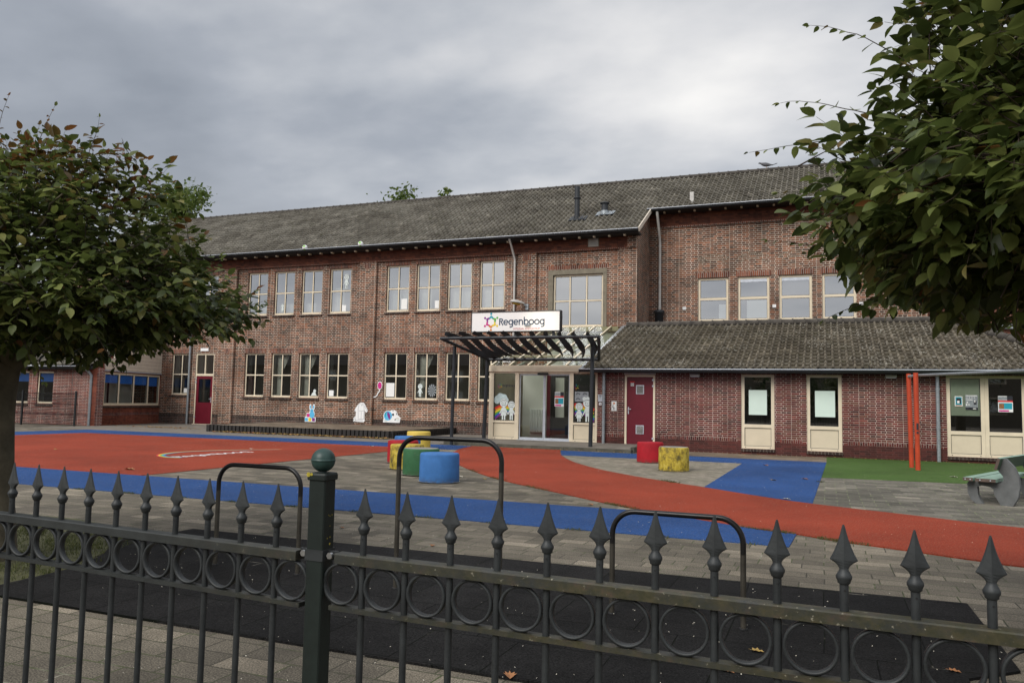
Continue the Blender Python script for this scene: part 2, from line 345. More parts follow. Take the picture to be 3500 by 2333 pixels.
# fence paint with moss and lichen on the rails
def fencemat(name,c,moss):
    m,nt,b=newmat(name); P=pos(nt)
    f=ramp(nt,[(.3,tuple(x*.7 for x in c)),(.7,tuple(x*1.35 for x in c))]); nt.links.new(noise(nt,P,14,6,.65),f.inputs[0])
    c0=f.outputs[0]
    if moss:
        g=ramp(nt,[(.34,(0,)*3),(.58,(.95,)*3)]); nt.links.new(noise(nt,P,11,6,.75),g.inputs[0])
        gx=N(nt,'ShaderNodeSeparateXYZ'); nt.links.new(P,gx.inputs[0])
        mr=N(nt,'ShaderNodeMapRange'); mr.inputs[1].default_value=-1.9; mr.inputs[2].default_value=-.6; nt.links.new(gx.outputs[0],mr.inputs[0])
        mm=N(nt,'ShaderNodeMath',operation='MULTIPLY'); nt.links.new(g.outputs[0],mm.inputs[0]); nt.links.new(mr.outputs[0],mm.inputs[1])
        mc=ramp(nt,[(.35,(.034,.034,.014)),(.55,(.060,.052,.026)),(.7,(.085,.055,.035))]); nt.links.new(noise(nt,P,30,4,.7),mc.inputs[0])
        c0=mixc(nt,c0,mc.outputs[0],mm.outputs[0])
        l=ramp(nt,[(.64,(0,)*3),(.69,(.8,)*3)]); nt.links.new(noise(nt,P,80,4,.65),l.inputs[0])
        l2=N(nt,'ShaderNodeMath',operation='MULTIPLY'); nt.links.new(l.outputs[0],l2.inputs[0]); nt.links.new(mr.outputs[0],l2.inputs[1])
        c0=mixc(nt,c0,(.26,.24,.18),l2.outputs[0])
    nt.links.new(c0,b.inputs['Base Color']); b.inputs['Roughness'].default_value=.52; b.inputs['Metallic'].default_value=.15; b.inputs['Specular IOR Level'].default_value=.4
    bump(nt,b,noise(nt,P,160,3),.12,.003); return m
M['fence']=fencemat('dark grey fence paint',(.026,.029,.030),False)
M['rail']=fencemat('mossy fence rail paint',(.027,.030,.029),True)
M['post']=fencemat('dark green post paint',(.0095,.015,.0125),False)
M['ball']=simple('green ball paint',(.022,.052,.045),.42,0,.3,18)
M['lichen']=simple('yellow lichen',(.42,.34,.04),.9,0,.3,40)
M['bolt']=simple('bolt steel',(.5,.5,.5),.3,.9,.2,30)
M['hoop']=simple('worn black tube',(.018,.017,.017),.3,.35,.4,5)
M['hoop2']=simple('bare steel tube',(.075,.068,.055),.42,.5,.4,9)
M['wire']=simple('black fence wire',(.012,.013,.014),.5,.2,.2,5)
# foliage and bark
def leafmat(name,stops,trans=.42):
    m,nt,b=newmat(name); g=nt.nodes.new('ShaderNodeNewGeometry')
    r=ramp(nt,stops); nt.links.new(g.outputs['Random Per Island'],r.inputs[0])
    P=g.outputs['Position']
    v=ramp(nt,[(.3,(.7,)*3),(.7,(1.25,)*3)]); nt.links.new(noise(nt,P,1.6,3),v.inputs[0])
    c=mixc(nt,r.outputs[0],v.outputs[0],1.0,'MULTIPLY')
    nt.links.new(c,b.inputs['Base Color']); b.inputs['Roughness'].default_value=.42; b.inputs['Specular IOR Level'].default_value=.35
    tl=N(nt,'ShaderNodeBsdfTranslucent'); nt.links.new(c,tl.inputs[0]); mx=N(nt,'ShaderNodeMixShader'); mx.inputs[0].default_value=trans
    out=nt.nodes['Material Output']; nt.links.new(b.outputs[0],mx.inputs[1]); nt.links.new(tl.outputs[0],mx.inputs[2]); nt.links.new(mx.outputs[0],out.inputs[0]); return m
M['leaf']=leafmat('street tree leaves',[(0,(.036,.052,.014)),(.4,(.076,.102,.025)),(.75,(.132,.162,.042)),(.93,(.20,.225,.065)),(1,(.25,.20,.07))])
M['leafred']=leafmat('young reddish leaves',[(0,(.085,.060,.018)),(.5,(.13,.085,.022)),(.85,(.16,.062,.02)),(1,(.20,.10,.03))])
M['leaffar']=leafmat('far tree leaves',[(0,(.06,.10,.02)),(.6,(.11,.16,.03)),(1,(.17,.20,.05))])
M['leafhedge']=leafmat('street hedge leaves',[(0,(.02,.04,.012)),(1,(.06,.09,.025))])
M['bark']=simple('smooth grey brown bark',(.115,.098,.066),.9,0,.4,9,bumpy=.6)
M['twig']=simple('twig bark',(.045,.03,.02),.8,0,.3,9)
M['grass']=leafmat('grass blades',[(0,(.05,.065,.018)),(.6,(.085,.10,.03)),(1,(.15,.15,.06))])

# ------------------------------------------------------------------ camera (measured pose), light, sky
f,pitch,roll,yaw=2680.95,.0767,.0199,.3801
F=Vector((-math.sin(yaw)*math.cos(pitch),math.cos(yaw)*math.cos(pitch),math.sin(pitch)))
Rt=Vector((math.cos(yaw),math.sin(yaw),0)); U=Rt.cross(F)
cr=Rt*math.cos(roll)+U*math.sin(roll); cu=U*math.cos(roll)-Rt*math.sin(roll)
cd=bpy.data.cameras.new('Camera'); cam=bpy.data.objects.new('Camera',cd); COL.objects.link(cam)
cam.matrix_world=Matrix(((cr.x,cu.x,-F.x,0),(cr.y,cu.y,-F.y,0),(cr.z,cu.z,-F.z,1.28),(0,0,0,1)))
cd.sensor_width=36; cd.lens=f/3500*36; cd.clip_start=.05; cd.clip_end=3000
S.camera=cam
sun_el,sun_az=R(40),R(200)     # azimuth clockwise from +Y: behind the camera, slightly left
ld=bpy.data.lights.new('Sun','SUN'); ld.energy=1.5; ld.angle=R(35); ld.color=(1,.96,.90)
lo=bpy.data.objects.new('Sun',ld); COL.objects.link(lo)
sd=Vector((math.sin(sun_az)*math.cos(sun_el),math.cos(sun_az)*math.cos(sun_el),math.sin(sun_el)))
lo.rotation_euler=sd.to_track_quat('Z','Y').to_euler(); lo.location=(0,-20,30)

w=bpy.data.worlds.new('World'); S.world=w; w.use_nodes=True; nt=w.node_tree
bg=nt.nodes['Background']; bg.inputs[1].default_value=.1
sky=N(nt,'ShaderNodeTexSky'); sky.sky_type='NISHITA'; sky.sun_disc=False; sky.sun_elevation=sun_el; sky.sun_rotation=sun_az; sky.air_density=1; sky.dust_density=2
dirv=nt.nodes.new('ShaderNodeTexCoord').outputs['Generated']
sx=N(nt,'ShaderNodeSeparateXYZ'); nt.links.new(dirv,sx.inputs[0])
def mth(op,a,b=None,clamp=False):
    n=N(nt,'ShaderNodeMath',operation=op,use_clamp=clamp)
    for i,x in enumerate((a,b)):
        if x is None: continue
        if hasattr(x,'is_linked'): nt.links.new(x,n.inputs[i])
        else: n.inputs[i].default_value=x
    return n.outputs[0]
zc=mth('MAXIMUM',sx.outputs[2],0.0); den=mth('ADD',zc,.22)
cx=N(nt,'ShaderNodeCombineXYZ'); nt.links.new(mth('DIVIDE',sx.outputs[0],den),cx.inputs[0]); nt.links.new(mth('DIVIDE',sx.outputs[1],den),cx.inputs[1])
mp=N(nt,'ShaderNodeMapping'); mp.inputs['Location'].default_value=(3.1,1.7,0); mp.inputs['Rotation'].default_value=(0,0,R(-24)); mp.inputs['Scale'].default_value=(.85,1.05,1); nt.links.new(cx.outputs[0],mp.inputs[0])
n1=noise(nt,mp.outputs[0],1.0,5,.48); n2=noise(nt,mp.outputs[0],2.6,6,.55)
nn=mth('ADD',mth('MULTIPLY',n1,.78),mth('MULTIPLY',n2,.22))
def blob(d,width,amp):
    d=Vector(d).normalized(); vd=N(nt,'ShaderNodeVectorMath',operation='DISTANCE'); nt.links.new(dirv,vd.inputs[0]); vd.inputs[1].default_value=d
    mr=N(nt,'ShaderNodeMapRange',interpolation_type='SMOOTHERSTEP'); mr.inputs[1].default_value=0; mr.inputs[2].default_value=width; mr.inputs[3].default_value=amp; mr.inputs[4].default_value=0; nt.links.new(vd.outputs[0],mr.inputs[0]); return mr.outputs[0]
nn=mth('ADD',nn,blob((-.223,.904,.36),.27,.19))
nn=mth('ADD',nn,blob((-.78,.70,.52),.30,.10))
nn=mth('ADD',nn,blob((.10,.93,.42),.42,-.19))
nn=mth('ADD',nn,blob((-.42,.85,.28),.22,-.05))
nn=mth('ADD',nn,blob((-.60,.72,.36),.36,-.045))
cl=ramp(nt,[(.36,(.165,.18,.205)),(.44,(.215,.23,.257)),(.50,(.285,.297,.318)),(.58,(.41,.41,.415)),(.68,(.56,.548,.53)),(.80,(.70,.68,.65))]); nt.links.new(nn,cl.inputs[0])
hz=N(nt,'ShaderNodeMapRange',interpolation_type='SMOOTHSTEP'); hz.inputs[1].default_value=.0; hz.inputs[2].default_value=.34; hz.inputs[3].default_value=.5; hz.inputs[4].default_value=0; nt.links.new(sx.outputs[2],hz.inputs[0])
c=mixc(nt,cl.outputs[0],(.42,.42,.425),hz.outputs[0])
ze=N(nt,'ShaderNodeMapRange',interpolation_type='SMOOTHSTEP'); ze.inputs[1].default_value=.50; ze.inputs[2].default_value=.95; ze.inputs[3].default_value=1; ze.inputs[4].default_value=1.7; nt.links.new(sx.outputs[2],ze.inputs[0])
bk=N(nt,'ShaderNodeMapRange',interpolation_type='SMOOTHSTEP'); bk.inputs[1].default_value=.25; bk.inputs[2].default_value=-.5; bk.inputs[3].default_value=1; bk.inputs[4].default_value=1.5; nt.links.new(sx.outputs[1],bk.inputs[0])
k=mth('MULTIPLY',mth('MULTIPLY',ze.outputs[0],bk.outputs[0]),10.6)
vm=N(nt,'ShaderNodeVectorMath',operation='SCALE'); nt.links.new(c,vm.inputs[0]); nt.links.new(k,vm.inputs['Scale'])
fin=mixc(nt,vm.outputs[0],sky.outputs[0],.06)
nt.links.new(fin,bg.inputs[0])
S.view_settings.view_transform='Standard'; S.view_settings.look='None'; S.view_settings.exposure=0.78; S.view_settings.gamma=1
S.render.engine='CYCLES'
cy=S.cycles; cy.max_bounces=8; cy.transparent_max_bounces=12; cy.caustics_reflective=False; cy.caustics_refractive=False; cy.use_denoising=True

# ------------------------------------------------------------------ ground and play surfaces
def sheet(name,pts,z,mat,thick=None):
    mb=MB(); mb.poly(pts,z)
    if thick:
        n=len(pts)
        for i in range(n):
            a,b=pts[i],pts[(i+1)%n]; mb.quad((a[0],a[1],z),(a[0],a[1],z-thick),(b[0],b[1],z-thick),(b[0],b[1],z))
    return tag(mb.build(name,mat),kind='structure')
def smooth(pts,n=6):
    out=[]; L=len(pts)
    for i in range(L-1):
        p0=pts[max(i-1,0)];p1=pts[i];p2=pts[i+1];p3=pts[min(i+2,L-1)]
        for k in range(n):
            t=k/n; out.append(tuple(.5*((2*b)+(c-a)*t+(2*a-5*b+4*c-d)*t*t+(-a+3*b-3*c+d)*t**3) for a,b,c,d in zip(p0,p1,p2,p3)))
    out.append(tuple(pts[-1])); return out
g=MB()
for i in range(-4,5):
    pass
g.poly([(-900,-900),(900,-900),(900,1200),(-900,1200)],0); tag(g.build('ground',M['pave']),kind='structure')
RED=[(-22.3,18.66),(-22.3,9.47),(-10.06,9.47),(-10.0,18.66)]
sheet('red_play_court',RED,.008,M['red'],.008)
BX0=-24.2
sheet('blue_court_border',[(BX0,7.75),(BX0,20.42),(-9.32,20.42),(-9.0,18.66),(-22.3,18.66),(-22.3,9.47),(-3.0,9.45),(-2.3,9.47),(-1.48,9.16),(-.64,8.67),(-.28,8.57),(-.32,7.75)],.008,M['blue'],.008)
up=smooth([(-8.2,16.75),(-8.45,17.3),(-8.75,18.2),(-9.0,18.95),(-9.3,20.42)],5)+[(-6.66,20.42)]+smooth([(-6.63,20.25),(-6.0,18.4),(-5.16,16.6),(-4.16,15.03),(-3.16,13.89),(-2.44,13.22),(-1.77,12.65),(-.43,11.47),(.91,10.77),(1.56,10.42),(2.3,10.15),(5.0,9.5)],5)
lo_=smooth([(-8.2,16.6),(-7.89,16.1),(-6.83,14.35),(-5.78,12.95),(-5.05,12.1),(-4.3,11.4),(-3.5,10.72),(-2.74,10.05),(-2.32,9.72),(-1.48,9.16),(-.64,8.67),(-.28,8.55),(.09,8.32),(.66,8.08),(1.21,7.83),(1.8,7.65),(5.0,7.1)],5)
sheet('red_path',up+lo_[::-1],.012,M['red'],.012)
br=smooth([(-6.63,20.25),(-6.0,18.42)],4)
sheet('blue_entrance_surface',[(-6.6,20.2),(-4.7,20.2),(0.02,20.1),(-.17,11.3),(-1.78,12.62),(-1.74,18.46),(-6.0,18.42)],.008,M['blue'],.008)
sheet('small_block_paving',[(-6.0,18.42),(-1.74,18.46),(-1.78,12.66),(-2.44,13.24),(-3.16,13.9),(-4.16,15.05),(-5.16,16.62)],.004,M['pave_small'])
sheet('green_turf',[(.02,22.2),(.02,20.1),(-.07,15.7),(8.0,16.4),(8.0,22.2)],.010,M['turf'],.01)
sheet('grey_slab_paving',[(-.07,15.7),(-.17,11.3),(.91,10.77),(2.3,10.15),(6,9.4),(8.5,9.0),(8.0,16.4)],.004,M['pave_grey'])
sheet('brown_wall_strip',[(-4.7,20.45),(-4.7,22.2),(.02,22.2),(.02,20.1)],.005,M['pave_strip'])
sheet('pale_wall_pavement',[(-27.0,20.42),(-27.0,27.5),(-10.5,27.5),(-10.5,20.42)],.004,M['slabtop'])
# raised brown stage in front of the main wall with a dark palisade kerb
stg=[(-20.7,22.4),(-13.2,22.5),(-13.3,27.5),(-21.6,27.5)]
mb=MB(); mb.poly(stg,.235); tag(mb.build('stage_paving',M['pave_strip']),kind='structure')
o=empty('stage_kerb',(-17,22.4,0),'dark palisade kerb edging the low raised stage under the classroom windows','kerb')
mb=MB(); n=0
def kerb_run(a,b):
    a=Vector((*a,0));b=Vector((*b,0));L=(b-a).length;d=(b-a).normalized();nrm=Vector((d.y,-d.x,0));k=int(L/.16)
    for i in range(k):
        p=a+d*(i+.5)*L/k; h=.245+random.uniform(-.003,.003)
        mb.bar((p.x,p.y,0),(p.x,p.y,h),.115,L/k-.005,up=tuple(nrm))
        # rounded head
for a,b in((stg[0],stg[1]),(stg[1],stg[2]),(stg[3],stg[0])): kerb_run(a,b)
mb.build('palisade',M['soffit'],o)
mb=MB()
for a,b in((stg[0],stg[1]),(stg[1],stg[2]),(stg[3],stg[0])): mb.bar((a[0],a[1],.1),(b[0],b[1],.1),.06,.2)
mb.build('backing',M['soffit'],o)
# entrance step slab
sl=MB(); A=[(-10.4,20.85),(-4.72,20.42),(-4.72,22.2),(-10.4,22.25)]
sl.add([(A[0][0],A[0][1],.085),(A[1][0],A[1][1],.075),(A[2][0],A[2][1],.15),(A[3][0],A[3][1],.145)],[(0,1,2,3)],0)
tag(sl.build('entrance_step_paving',M['slabtop']),kind='structure')
o=empty('step_kerb',(-7.5,20.6,0),'mossy concrete kerb along the entrance step beneath the pergola','kerb')
kb=MB()
for i in range(6):
    t0,t1=i/6,(i+1)/6; a=Vector((A[0][0],A[0][1],0)).lerp(Vector((A[1][0],A[1][1],0)),t0); b=Vector((A[0][0],A[0][1],0)).lerp(Vector((A[1][0],A[1][1],0)),t1)
    d=(b-a).normalized()*.005
    kb.bar((a+d)+Vector((0,-.02,.043)),(b-d)+Vector((0,-.02,.043)),.10,.09)
kb.bar((-10.4,20.9,.07),(-10.4,22.2,.07),.1,.15); kb.bar((-4.72,20.5,.07),(-4.72,22.15,.07),.1,.155)
kb.build('kerb_stone',M['kerb'],o)
# black rubber mat under the hoops
sheet('black_rubber_mat',[(-5.62,5.95),(.86,6.05),(.88,4.62),(.62,4.38),(.62,3.46),(-5.05,3.48),(-5.1,4.3),(-5.35,4.72),(-5.64,5.05)],.014,M['mat'],.014)
# grass and earth around the left tree
sheet('earth_patch',smooth([(-7.8,3.55),(-5.05,3.6),(-5.12,4.3),(-5.4,4.75),(-5.55,5.4),(-6.1,5.7),(-7.8,5.75),(-7.8,3.55)],4),.006,simple('mossy earth',(.085,.085,.038),.95,0,.5,7,bumpy=.6))
def blades(name,region,n,h,label):
    V=[];Fc=[]
    for i in range(n):
        x,y=region(); a=random.uniform(0,6.28); hh=h*random.uniform(.5,1.2); wd=.004
        dx,dy=math.cos(a)*wd,math.sin(a)*wd; lx,ly=random.gauss(0,.012),random.gauss(0,.012)
        k=len(V); V+= [(x-dx,y-dy,.004),(x+dx,y+dy,.004),(x+lx,y+ly,hh)]; Fc.append((k,k+1,k+2))
    mb=MB(); mb.add(V,Fc); return tag(mb.build(name,M['grass']),label,'grass',kind='stuff')
def reg():
    while True:
        x,y=random.uniform(-7.6,-5.1),random.uniform(3.6,5.7)
        if math.hypot(x+5.86,y-4.2)<.2: continue
        if x>-5.35-.3*(y-4.7)/1 and y>4.6: continue
        if random.random()<.35+.65*(math.sin(x*5.1)+math.sin(y*6.3+1)>0): return x,y
blades('grass',reg,9000,.035,'short patchy grass around the foot of the left tree')
# small flecks of petals and litter on the whole playground
V=[];Fc=[];Mi=[]
for i in range(2000):
    y=2.3+ (random.random()**1.7)*18; x=-.41*y+random.uniform(-.72,.62)*y*1.02
    if y>20: continue
    s_=random.uniform(.0025,.0065)*(.5+y*.085); a=random.uniform(0,6.28); e=random.uniform(.3,.9)
    c_,n_=math.cos(a)*s_,math.sin(a)*s_; k=len(V); z=.019
    V+=[(x-c_,y-n_,z),(x+n_*e,y-c_*e,z+.002),(x+c_,y+n_,z+.004),(x-n_*e,y+c_*e,z+.002)]; Fc.append((k,k+1,k+2,k+3)); 
mb=MB(); mb.add(V,Fc); tag(mb.build('litter',M['fleck']),'pale petals and bits of litter strewn over the playground','litter',kind='stuff')
# golden leaves blown against the stage kerb and walls
def leaf_drift(mb,n,fn,s0=.05):
    for i in range(n):
        x,y,z=fn(); s_=s0*random.uniform(.5,1.2); a=random.uniform(0,6.28); t=random.uniform(0,.5)
        ca,sa=math.cos(a)*s_,math.sin(a)*s_
        mb.add([(x-ca,y-sa,z),(x+sa*.5,y-ca*.5,z+s_*t),(x+ca,y+sa,z+s_*.2),(x-sa*.5,y+ca*.5,z+s_*t)],[(0,1,2,3)],random.choice((0,0,1)))
mb=MB()
leaf_drift(mb,750,lambda:(-20.3+7.2*random.random()**.8,22.33-abs(random.gauss(0,.17)),.015),.085)
leaf_drift(mb,260,lambda:(random.gauss(-24.0,1.1),random.gauss(23.6,.35),.012))
leaf_drift(mb,70,lambda:(random.uniform(-9.5,-4.9),20.3-abs(random.gauss(0,.09)),.016),.04)
leaf_drift(mb,60,lambda:(random.uniform(.2,4.8),22.1-abs(random.gauss(0,.1)),.016),.035)
leaf_drift(mb,40,lambda:(random.uniform(-2.6,0),21.9-abs(random.gauss(0,.15)),.012),.04)
tag(mb.build('leaf_drift',[M['leafgold'],M['rust']]),'golden fallen leaves blown along the kerb and walls','fallen leaves',kind='stuff')
# moss and weeds rooted in the joints along the rubber edges
def along(pts,n,wd):
    out=[]
    for i in range(n):
        k=random.randrange(len(pts)-1); t=random.random(); a,b=pts[k],pts[k+1]
        c=math.sin((a[0]+(b[0]-a[0])*t)*7.3)+math.sin((a[1]+(b[1]-a[1])*t)*5.1+2)
        if c<.25: continue
        out.append((a[0]+(b[0]-a[0])*t+random.gauss(0,wd),a[1]+(b[1]-a[1])*t+random.gauss(0,wd)))
    return out
edge=along([(-9.5,7.72),(-6.5,7.72),(-4,7.72),(-.35,7.72)],2600,.022)+along(lo_,5200,.025)+along([(-.2,11.3),(-.06,15.7)],900,.03)+along([(-2.6,13.4),(-1.8,12.64)],700,.05)
it=iter(edge)
blades('weeds',lambda:next(it),len(edge),.030,'small weeds and moss growing along the edges of the rubber surfaces')
# ------------------------------------------------------------------ buildings
class Wall:
    """a straight wall in plan: u along it, d inward, z up"""
    def __init__(s,ox,oy,ux=1.0,uy=0.0):
        l=math.hypot(ux,uy); s.o=(ox,oy); s.u=(ux/l,uy/l); s.n=(-uy/l,ux/l)
    def T(s,u,d,z): return (s.o[0]+u*s.u[0]+d*s.n[0], s.o[1]+u*s.u[1]+d*s.n[1], z)
    def cells(s,mb,u0,u1,z0,z1,holes,d,m=0,flip=False):
        us=sorted({u0,u1,*[h[0] for h in holes],*[h[1] for h in holes]}); zs=sorted({z0,z1,*[h[2] for h in holes],*[h[3] for h in holes]})
        us=[u for u in us if u0<=u<=u1]; zs=[z for z in zs if z0<=z<=z1]
        for a,b in zip(us,us[1:]):
            run=None
            for c,e in zip(zs,zs[1:]):
                uc,zc=(a+b)/2,(c+e)/2
                if any(h[0]<uc<h[1] and h[2]<zc<h[3] for h in holes): continue
                q=[s.T(a,d,c),s.T(b,d,c),s.T(b,d,e),s.T(a,d,e)]
                mb.quad(*(q[::-1] if flip else q),m)
    def reveals(s,mb,h,d0,d1,m=0):
        a,b,c,e=h
        mb.quad(s.T(a,d0,c),s.T(a,d0,e),s.T(a,d1,e),s.T(a,d1,c),m); mb.quad(s.T(b,d1,c),s.T(b,d1,e),s.T(b,d0,e),s.T(b,d0,c),m)
        mb.quad(s.T(a,d0,e),s.T(b,d0,e),s.T(b,d1,e),s.T(a,d1,e),m); mb.quad(s.T(a,d1,c),s.T(b,d1,c),s.T(b,d0,c),s.T(a,d0,c),m)
    def box(s,mb,u0,u1,d0,d1,z0,z1,m=0): return mb.box(u0,u1,d0,d1,z0,z1,m,T=s.T)
    def wall(s,name,parent,u0,u1,z0,z1,holes,mat,thick=.40,rev=.11):
        mb=MB(); s.cells(mb,u0,u1,z0,z1,holes,0)
        for h in holes: s.reveals(mb,h,0,rev)
        mb.quad(s.T(u0,thick,z0),s.T(u0,0,z0),s.T(u0,0,z1),s.T(u0,thick,z1)); mb.quad(s.T(u1,0,z0),s.T(u1,thick,z0),s.T(u1,thick,z1),s.T(u1,0,z1))
        mb.quad(s.T(u0,0,z1),s.T(u1,0,z1),s.T(u1,thick,z1),s.T(u0,thick,z1))
        o=mb.build(name,mat,parent)
        return o
    def room(s,name,parent,u0,u1,z0,z1,holes,depth=5.0,thick=.48,rev=.11,floor=None,mat=None,floors=()):
        mb=MB(); s.cells(mb,u0,u1,z0,z1,holes,thick,0,True)
        for h in holes: s.reveals(mb,h,rev+.06,thick,1)
        D=thick+depth
        mb.quad(s.T(u0,D,z0),s.T(u1,D,z0),s.T(u1,D,z1),s.T(u0,D,z1),0)
        mb.quad(s.T(u0,thick,z0),s.T(u0,D,z0),s.T(u0,D,z1),s.T(u0,thick,z1),0); mb.quad(s.T(u1,D,z0),s.T(u1,thick,z0),s.T(u1,thick,z1),s.T(u1,D,z1),0)
        mb.quad(s.T(u0,thick,z0),s.T(u1,thick,z0),s.T(u1,D,z0),s.T(u0,D,z0),2); mb.quad(s.T(u0,D,z1),s.T(u1,D,z1),s.T(u1,thick,z1),s.T(u0,thick,z1),0)
        for zf in floors: s.box(mb,u0+.01,u1-.01,thick+.01,D-.01,zf-.15,zf+.15,1)
        return mb.build(name,[mat or M['wall_in'],M['white'],floor or M['floor_in']],parent)

def window(W,parent,u0,u1,z0,z1,cols=2,rows=2,fr=.062,mu=.05,d=.075,dep=.07,gl='glass',sill=True,lintel=None,split=None,name='window',heads=None,vsplit=None):
    mb=MB(); b=W.box
    b(mb,u0,u0+fr,d,d+dep,z0,z1); b(mb,u1-fr,u1,d,d+dep,z0,z1); b(mb,u0+fr,u1-fr,d,d+dep,z1-fr,z1); b(mb,u0+fr,u1-fr,d-.012,d+dep,z0,z0+fr*1.25)
    uu=vsplit or [u0+(u1-u0)*i/cols for i in range(1,cols)]; zz=split or [z0+(z1-z0)*i/rows for i in range(1,rows)]
    for u in uu: b(mb,u-mu/2,u+mu/2,d+.004,d+dep-.004,z0+fr*1.25,z1-fr)
    es=[u0+fr]+[x for u in uu for x in(u-mu/2,u+mu/2)]+[u1-fr]
    for z in zz:
        for a,c in zip(es[::2],es[1::2]): b(mb,a,c,d+.006,d+dep-.006,z-mu/2,z+mu/2)
    # thin dark gasket round each light
    zs=[z0+fr*1.25]+[x for z in zz for x in(z-mu/2,z+mu/2)]+[z1-fr]; g=.011
    for a,c in zip(es[::2],es[1::2]):
        for e,h in zip(zs[::2],zs[1::2]):
            b(mb,a,a+g,d+.012,d+.04,e,h,1); b(mb,c-g,c,d+.012,d+.04,e,h,1); b(mb,a+g,c-g,d+.012,d+.04,e,e+g,1); b(mb,a+g,c-g,d+.012,d+.04,h-g,h,1)
    for q in (.12,.88):   # weep holes in the bottom rail
        u=u0+(u1-u0)*q; b(mb,u-.014,u+.014,d-.014,d,z0+.028,z0+.046,1)
    fo=mb.build(name,[M['cream'],M['ink']],parent)
    mb=MB(); gy=d+.03
    mb.quad(W.T(u0+fr,gy,z0+fr),W.T(u1-fr,gy,z0+fr),W.T(u1-fr,gy,z1-fr),W.T(u0+fr,gy,z1-fr)); mb.build('pane',M[gl],fo)
    if sill:
        mb=MB(); v=[W.T(u0-.04,-.045,z0-.095),W.T(u1+.04,-.045,z0-.095),W.T(u1+.04,d+.02,z0-.095),W.T(u0-.04,d+.02,z0-.095),W.T(u0-.04,-.045,z0-.035),W.T(u1+.04,-.045,z0-.035),W.T(u1+.04,d+.02,z0-.004),W.T(u0-.04,d+.02,z0-.004)]
        mb.add(v,[(0,3,2,1),(4,5,6,7),(0,1,5,4),(1,2,6,5),(2,3,7,6),(3,0,4,7)]); mb.build('sill',M['sill_brick'],fo)
    if lintel:
        mb=MB(); b(mb,u0-.06,u1+.06,-.004,.05,z1+.004,z1+.004+lintel); mb.build('lintel',M['soldier'],fo)
    return fo

def tile_roof(name,mat,parent,e0,L,up,slope_len,per,row,thick=.035,clip=None,roll=.036,seed=1,nu=7):
    """pantiles: eave start e0, eave along +X, up = unit vector up the slope"""
    r=np.random.default_rng(seed); e0=np.array(e0,float); up=np.array(up,float); ex=np.array((1.,0,0)); nrm=np.cross(ex,up); nrm/=np.linalg.norm(nrm)
    nc=int(round(L/per)); nr=int(round(slope_len/row)); per=L/nc; row=slope_len/nr
    ts=np.array([0,.12,.24,.36,.48,.66,.83])
    hs=np.where(ts<.48,np.sin(math.pi*np.clip(ts/.48,0,1))*roll,-.006*np.sin(math.pi*np.clip((ts-.48)/.52,0,1)))
    V=[];Fc=[];UV=[]
    for j in range(nr):
        jit=r.normal(0,.0045,nc); jl=r.normal(0,.006,nc); js=r.normal(0,.004,nc)
        for i in range(nc):
            cu,cv=(i+.5)*per,(j+.5)*row
            if clip and not clip(e0[0]+cu,cv): continue
            base=len(V); T=np.append(ts,1.0); H=np.append(hs,0.0)
            for v0,lift in((0,thick),(1.04,.0)):
                for t,h in zip(T,H):
                    p=e0+ex*((i+t)*per+js[i])+up*((j+v0)*row+(jl[i] if v0==0 else 0))+nrm*(h+lift+jit[i]); V.append(tuple(p))
            for t,h in zip(T,H):
                p=e0+ex*((i+t)*per+js[i])+up*(j*row+jl[i])+nrm*(h+jit[i]-.006); V.append(tuple(p))
            n=len(T)
            tu=[i+.002+.996*t for t in T]
            for q in range(n-1):
                Fc.append((base+q,base+q+1,base+n+q+1,base+n+q)); UV.append([(tu[q],j+.05),(tu[q+1],j+.05),(tu[q+1],j+.95),(tu[q],j+.95)])
                Fc.append((base+2*n+q,base+2*n+q+1,base+q+1,base+q)); UV.append([(tu[q],j+.05),(tu[q+1],j+.05),(tu[q+1],j+.06),(tu[q],j+.06)])
    mb=MB(); mb.add(V,Fc,0,False,UV)
    # closed deck below the tiles
    return mb.build(name,mat,parent)
def ridge_caps(mb,a,b,n,r=.11):
    a=Vector(a);b=Vector(b);d=(b-a)/n; dn=d.normalized()
    for i in range(n):
        p=a+d*i; q=a+d*(i+1.06)
        mb.tube([p-dn*.0,p+dn*.05,p+dn*.055,q],[r*1.16,r*1.16,r,r*.96],9,0)
def gutter(name,parent,a,b,r=.075):
    """half-round gutter with a bright rolled lip"""
    a=Vector(a);b=Vector(b);d=(b-a).normalized();o=Vector((d.y,-d.x,0)); mb=MB(); n=9; vs=[]
    for p in(a,b):
        for k in range(n):
            t=math.pi*k/(n-1); vs.append(tuple(p+o*(-math.cos(t)*r)+Vector((0,0,-math.sin(t)*r*1.25))))
    mb.add(vs,[(k,k+1,n+k+1,n+k) for k in range(n-1)],0,True); mb.add([vs[k] for k in range(n)],[tuple(range(n))],0); mb.add(vs[n:],[tuple(range(n))],0)
    mb.tube([a+o*r,b+o*r],.013,6,1); return mb.build(name,[M['gutter'],M['lip']],parent)
def downpipe(name,parent,pts,r=.04,mat='pvc',rings=()):
    mb=MB(); mb.tube(pts,r,10)
    for z in rings:
        x,y=pts[-1][0],pts[-1][1]; mb.tube([(x,y,z-.025),(x,y,z+.025)],r*1.22,10); mb.box(x-.012,x+.012,y+r*.9,y+r*.9+.06,z-.012,z+.012)
    return mb.build(name,M[mat],parent)

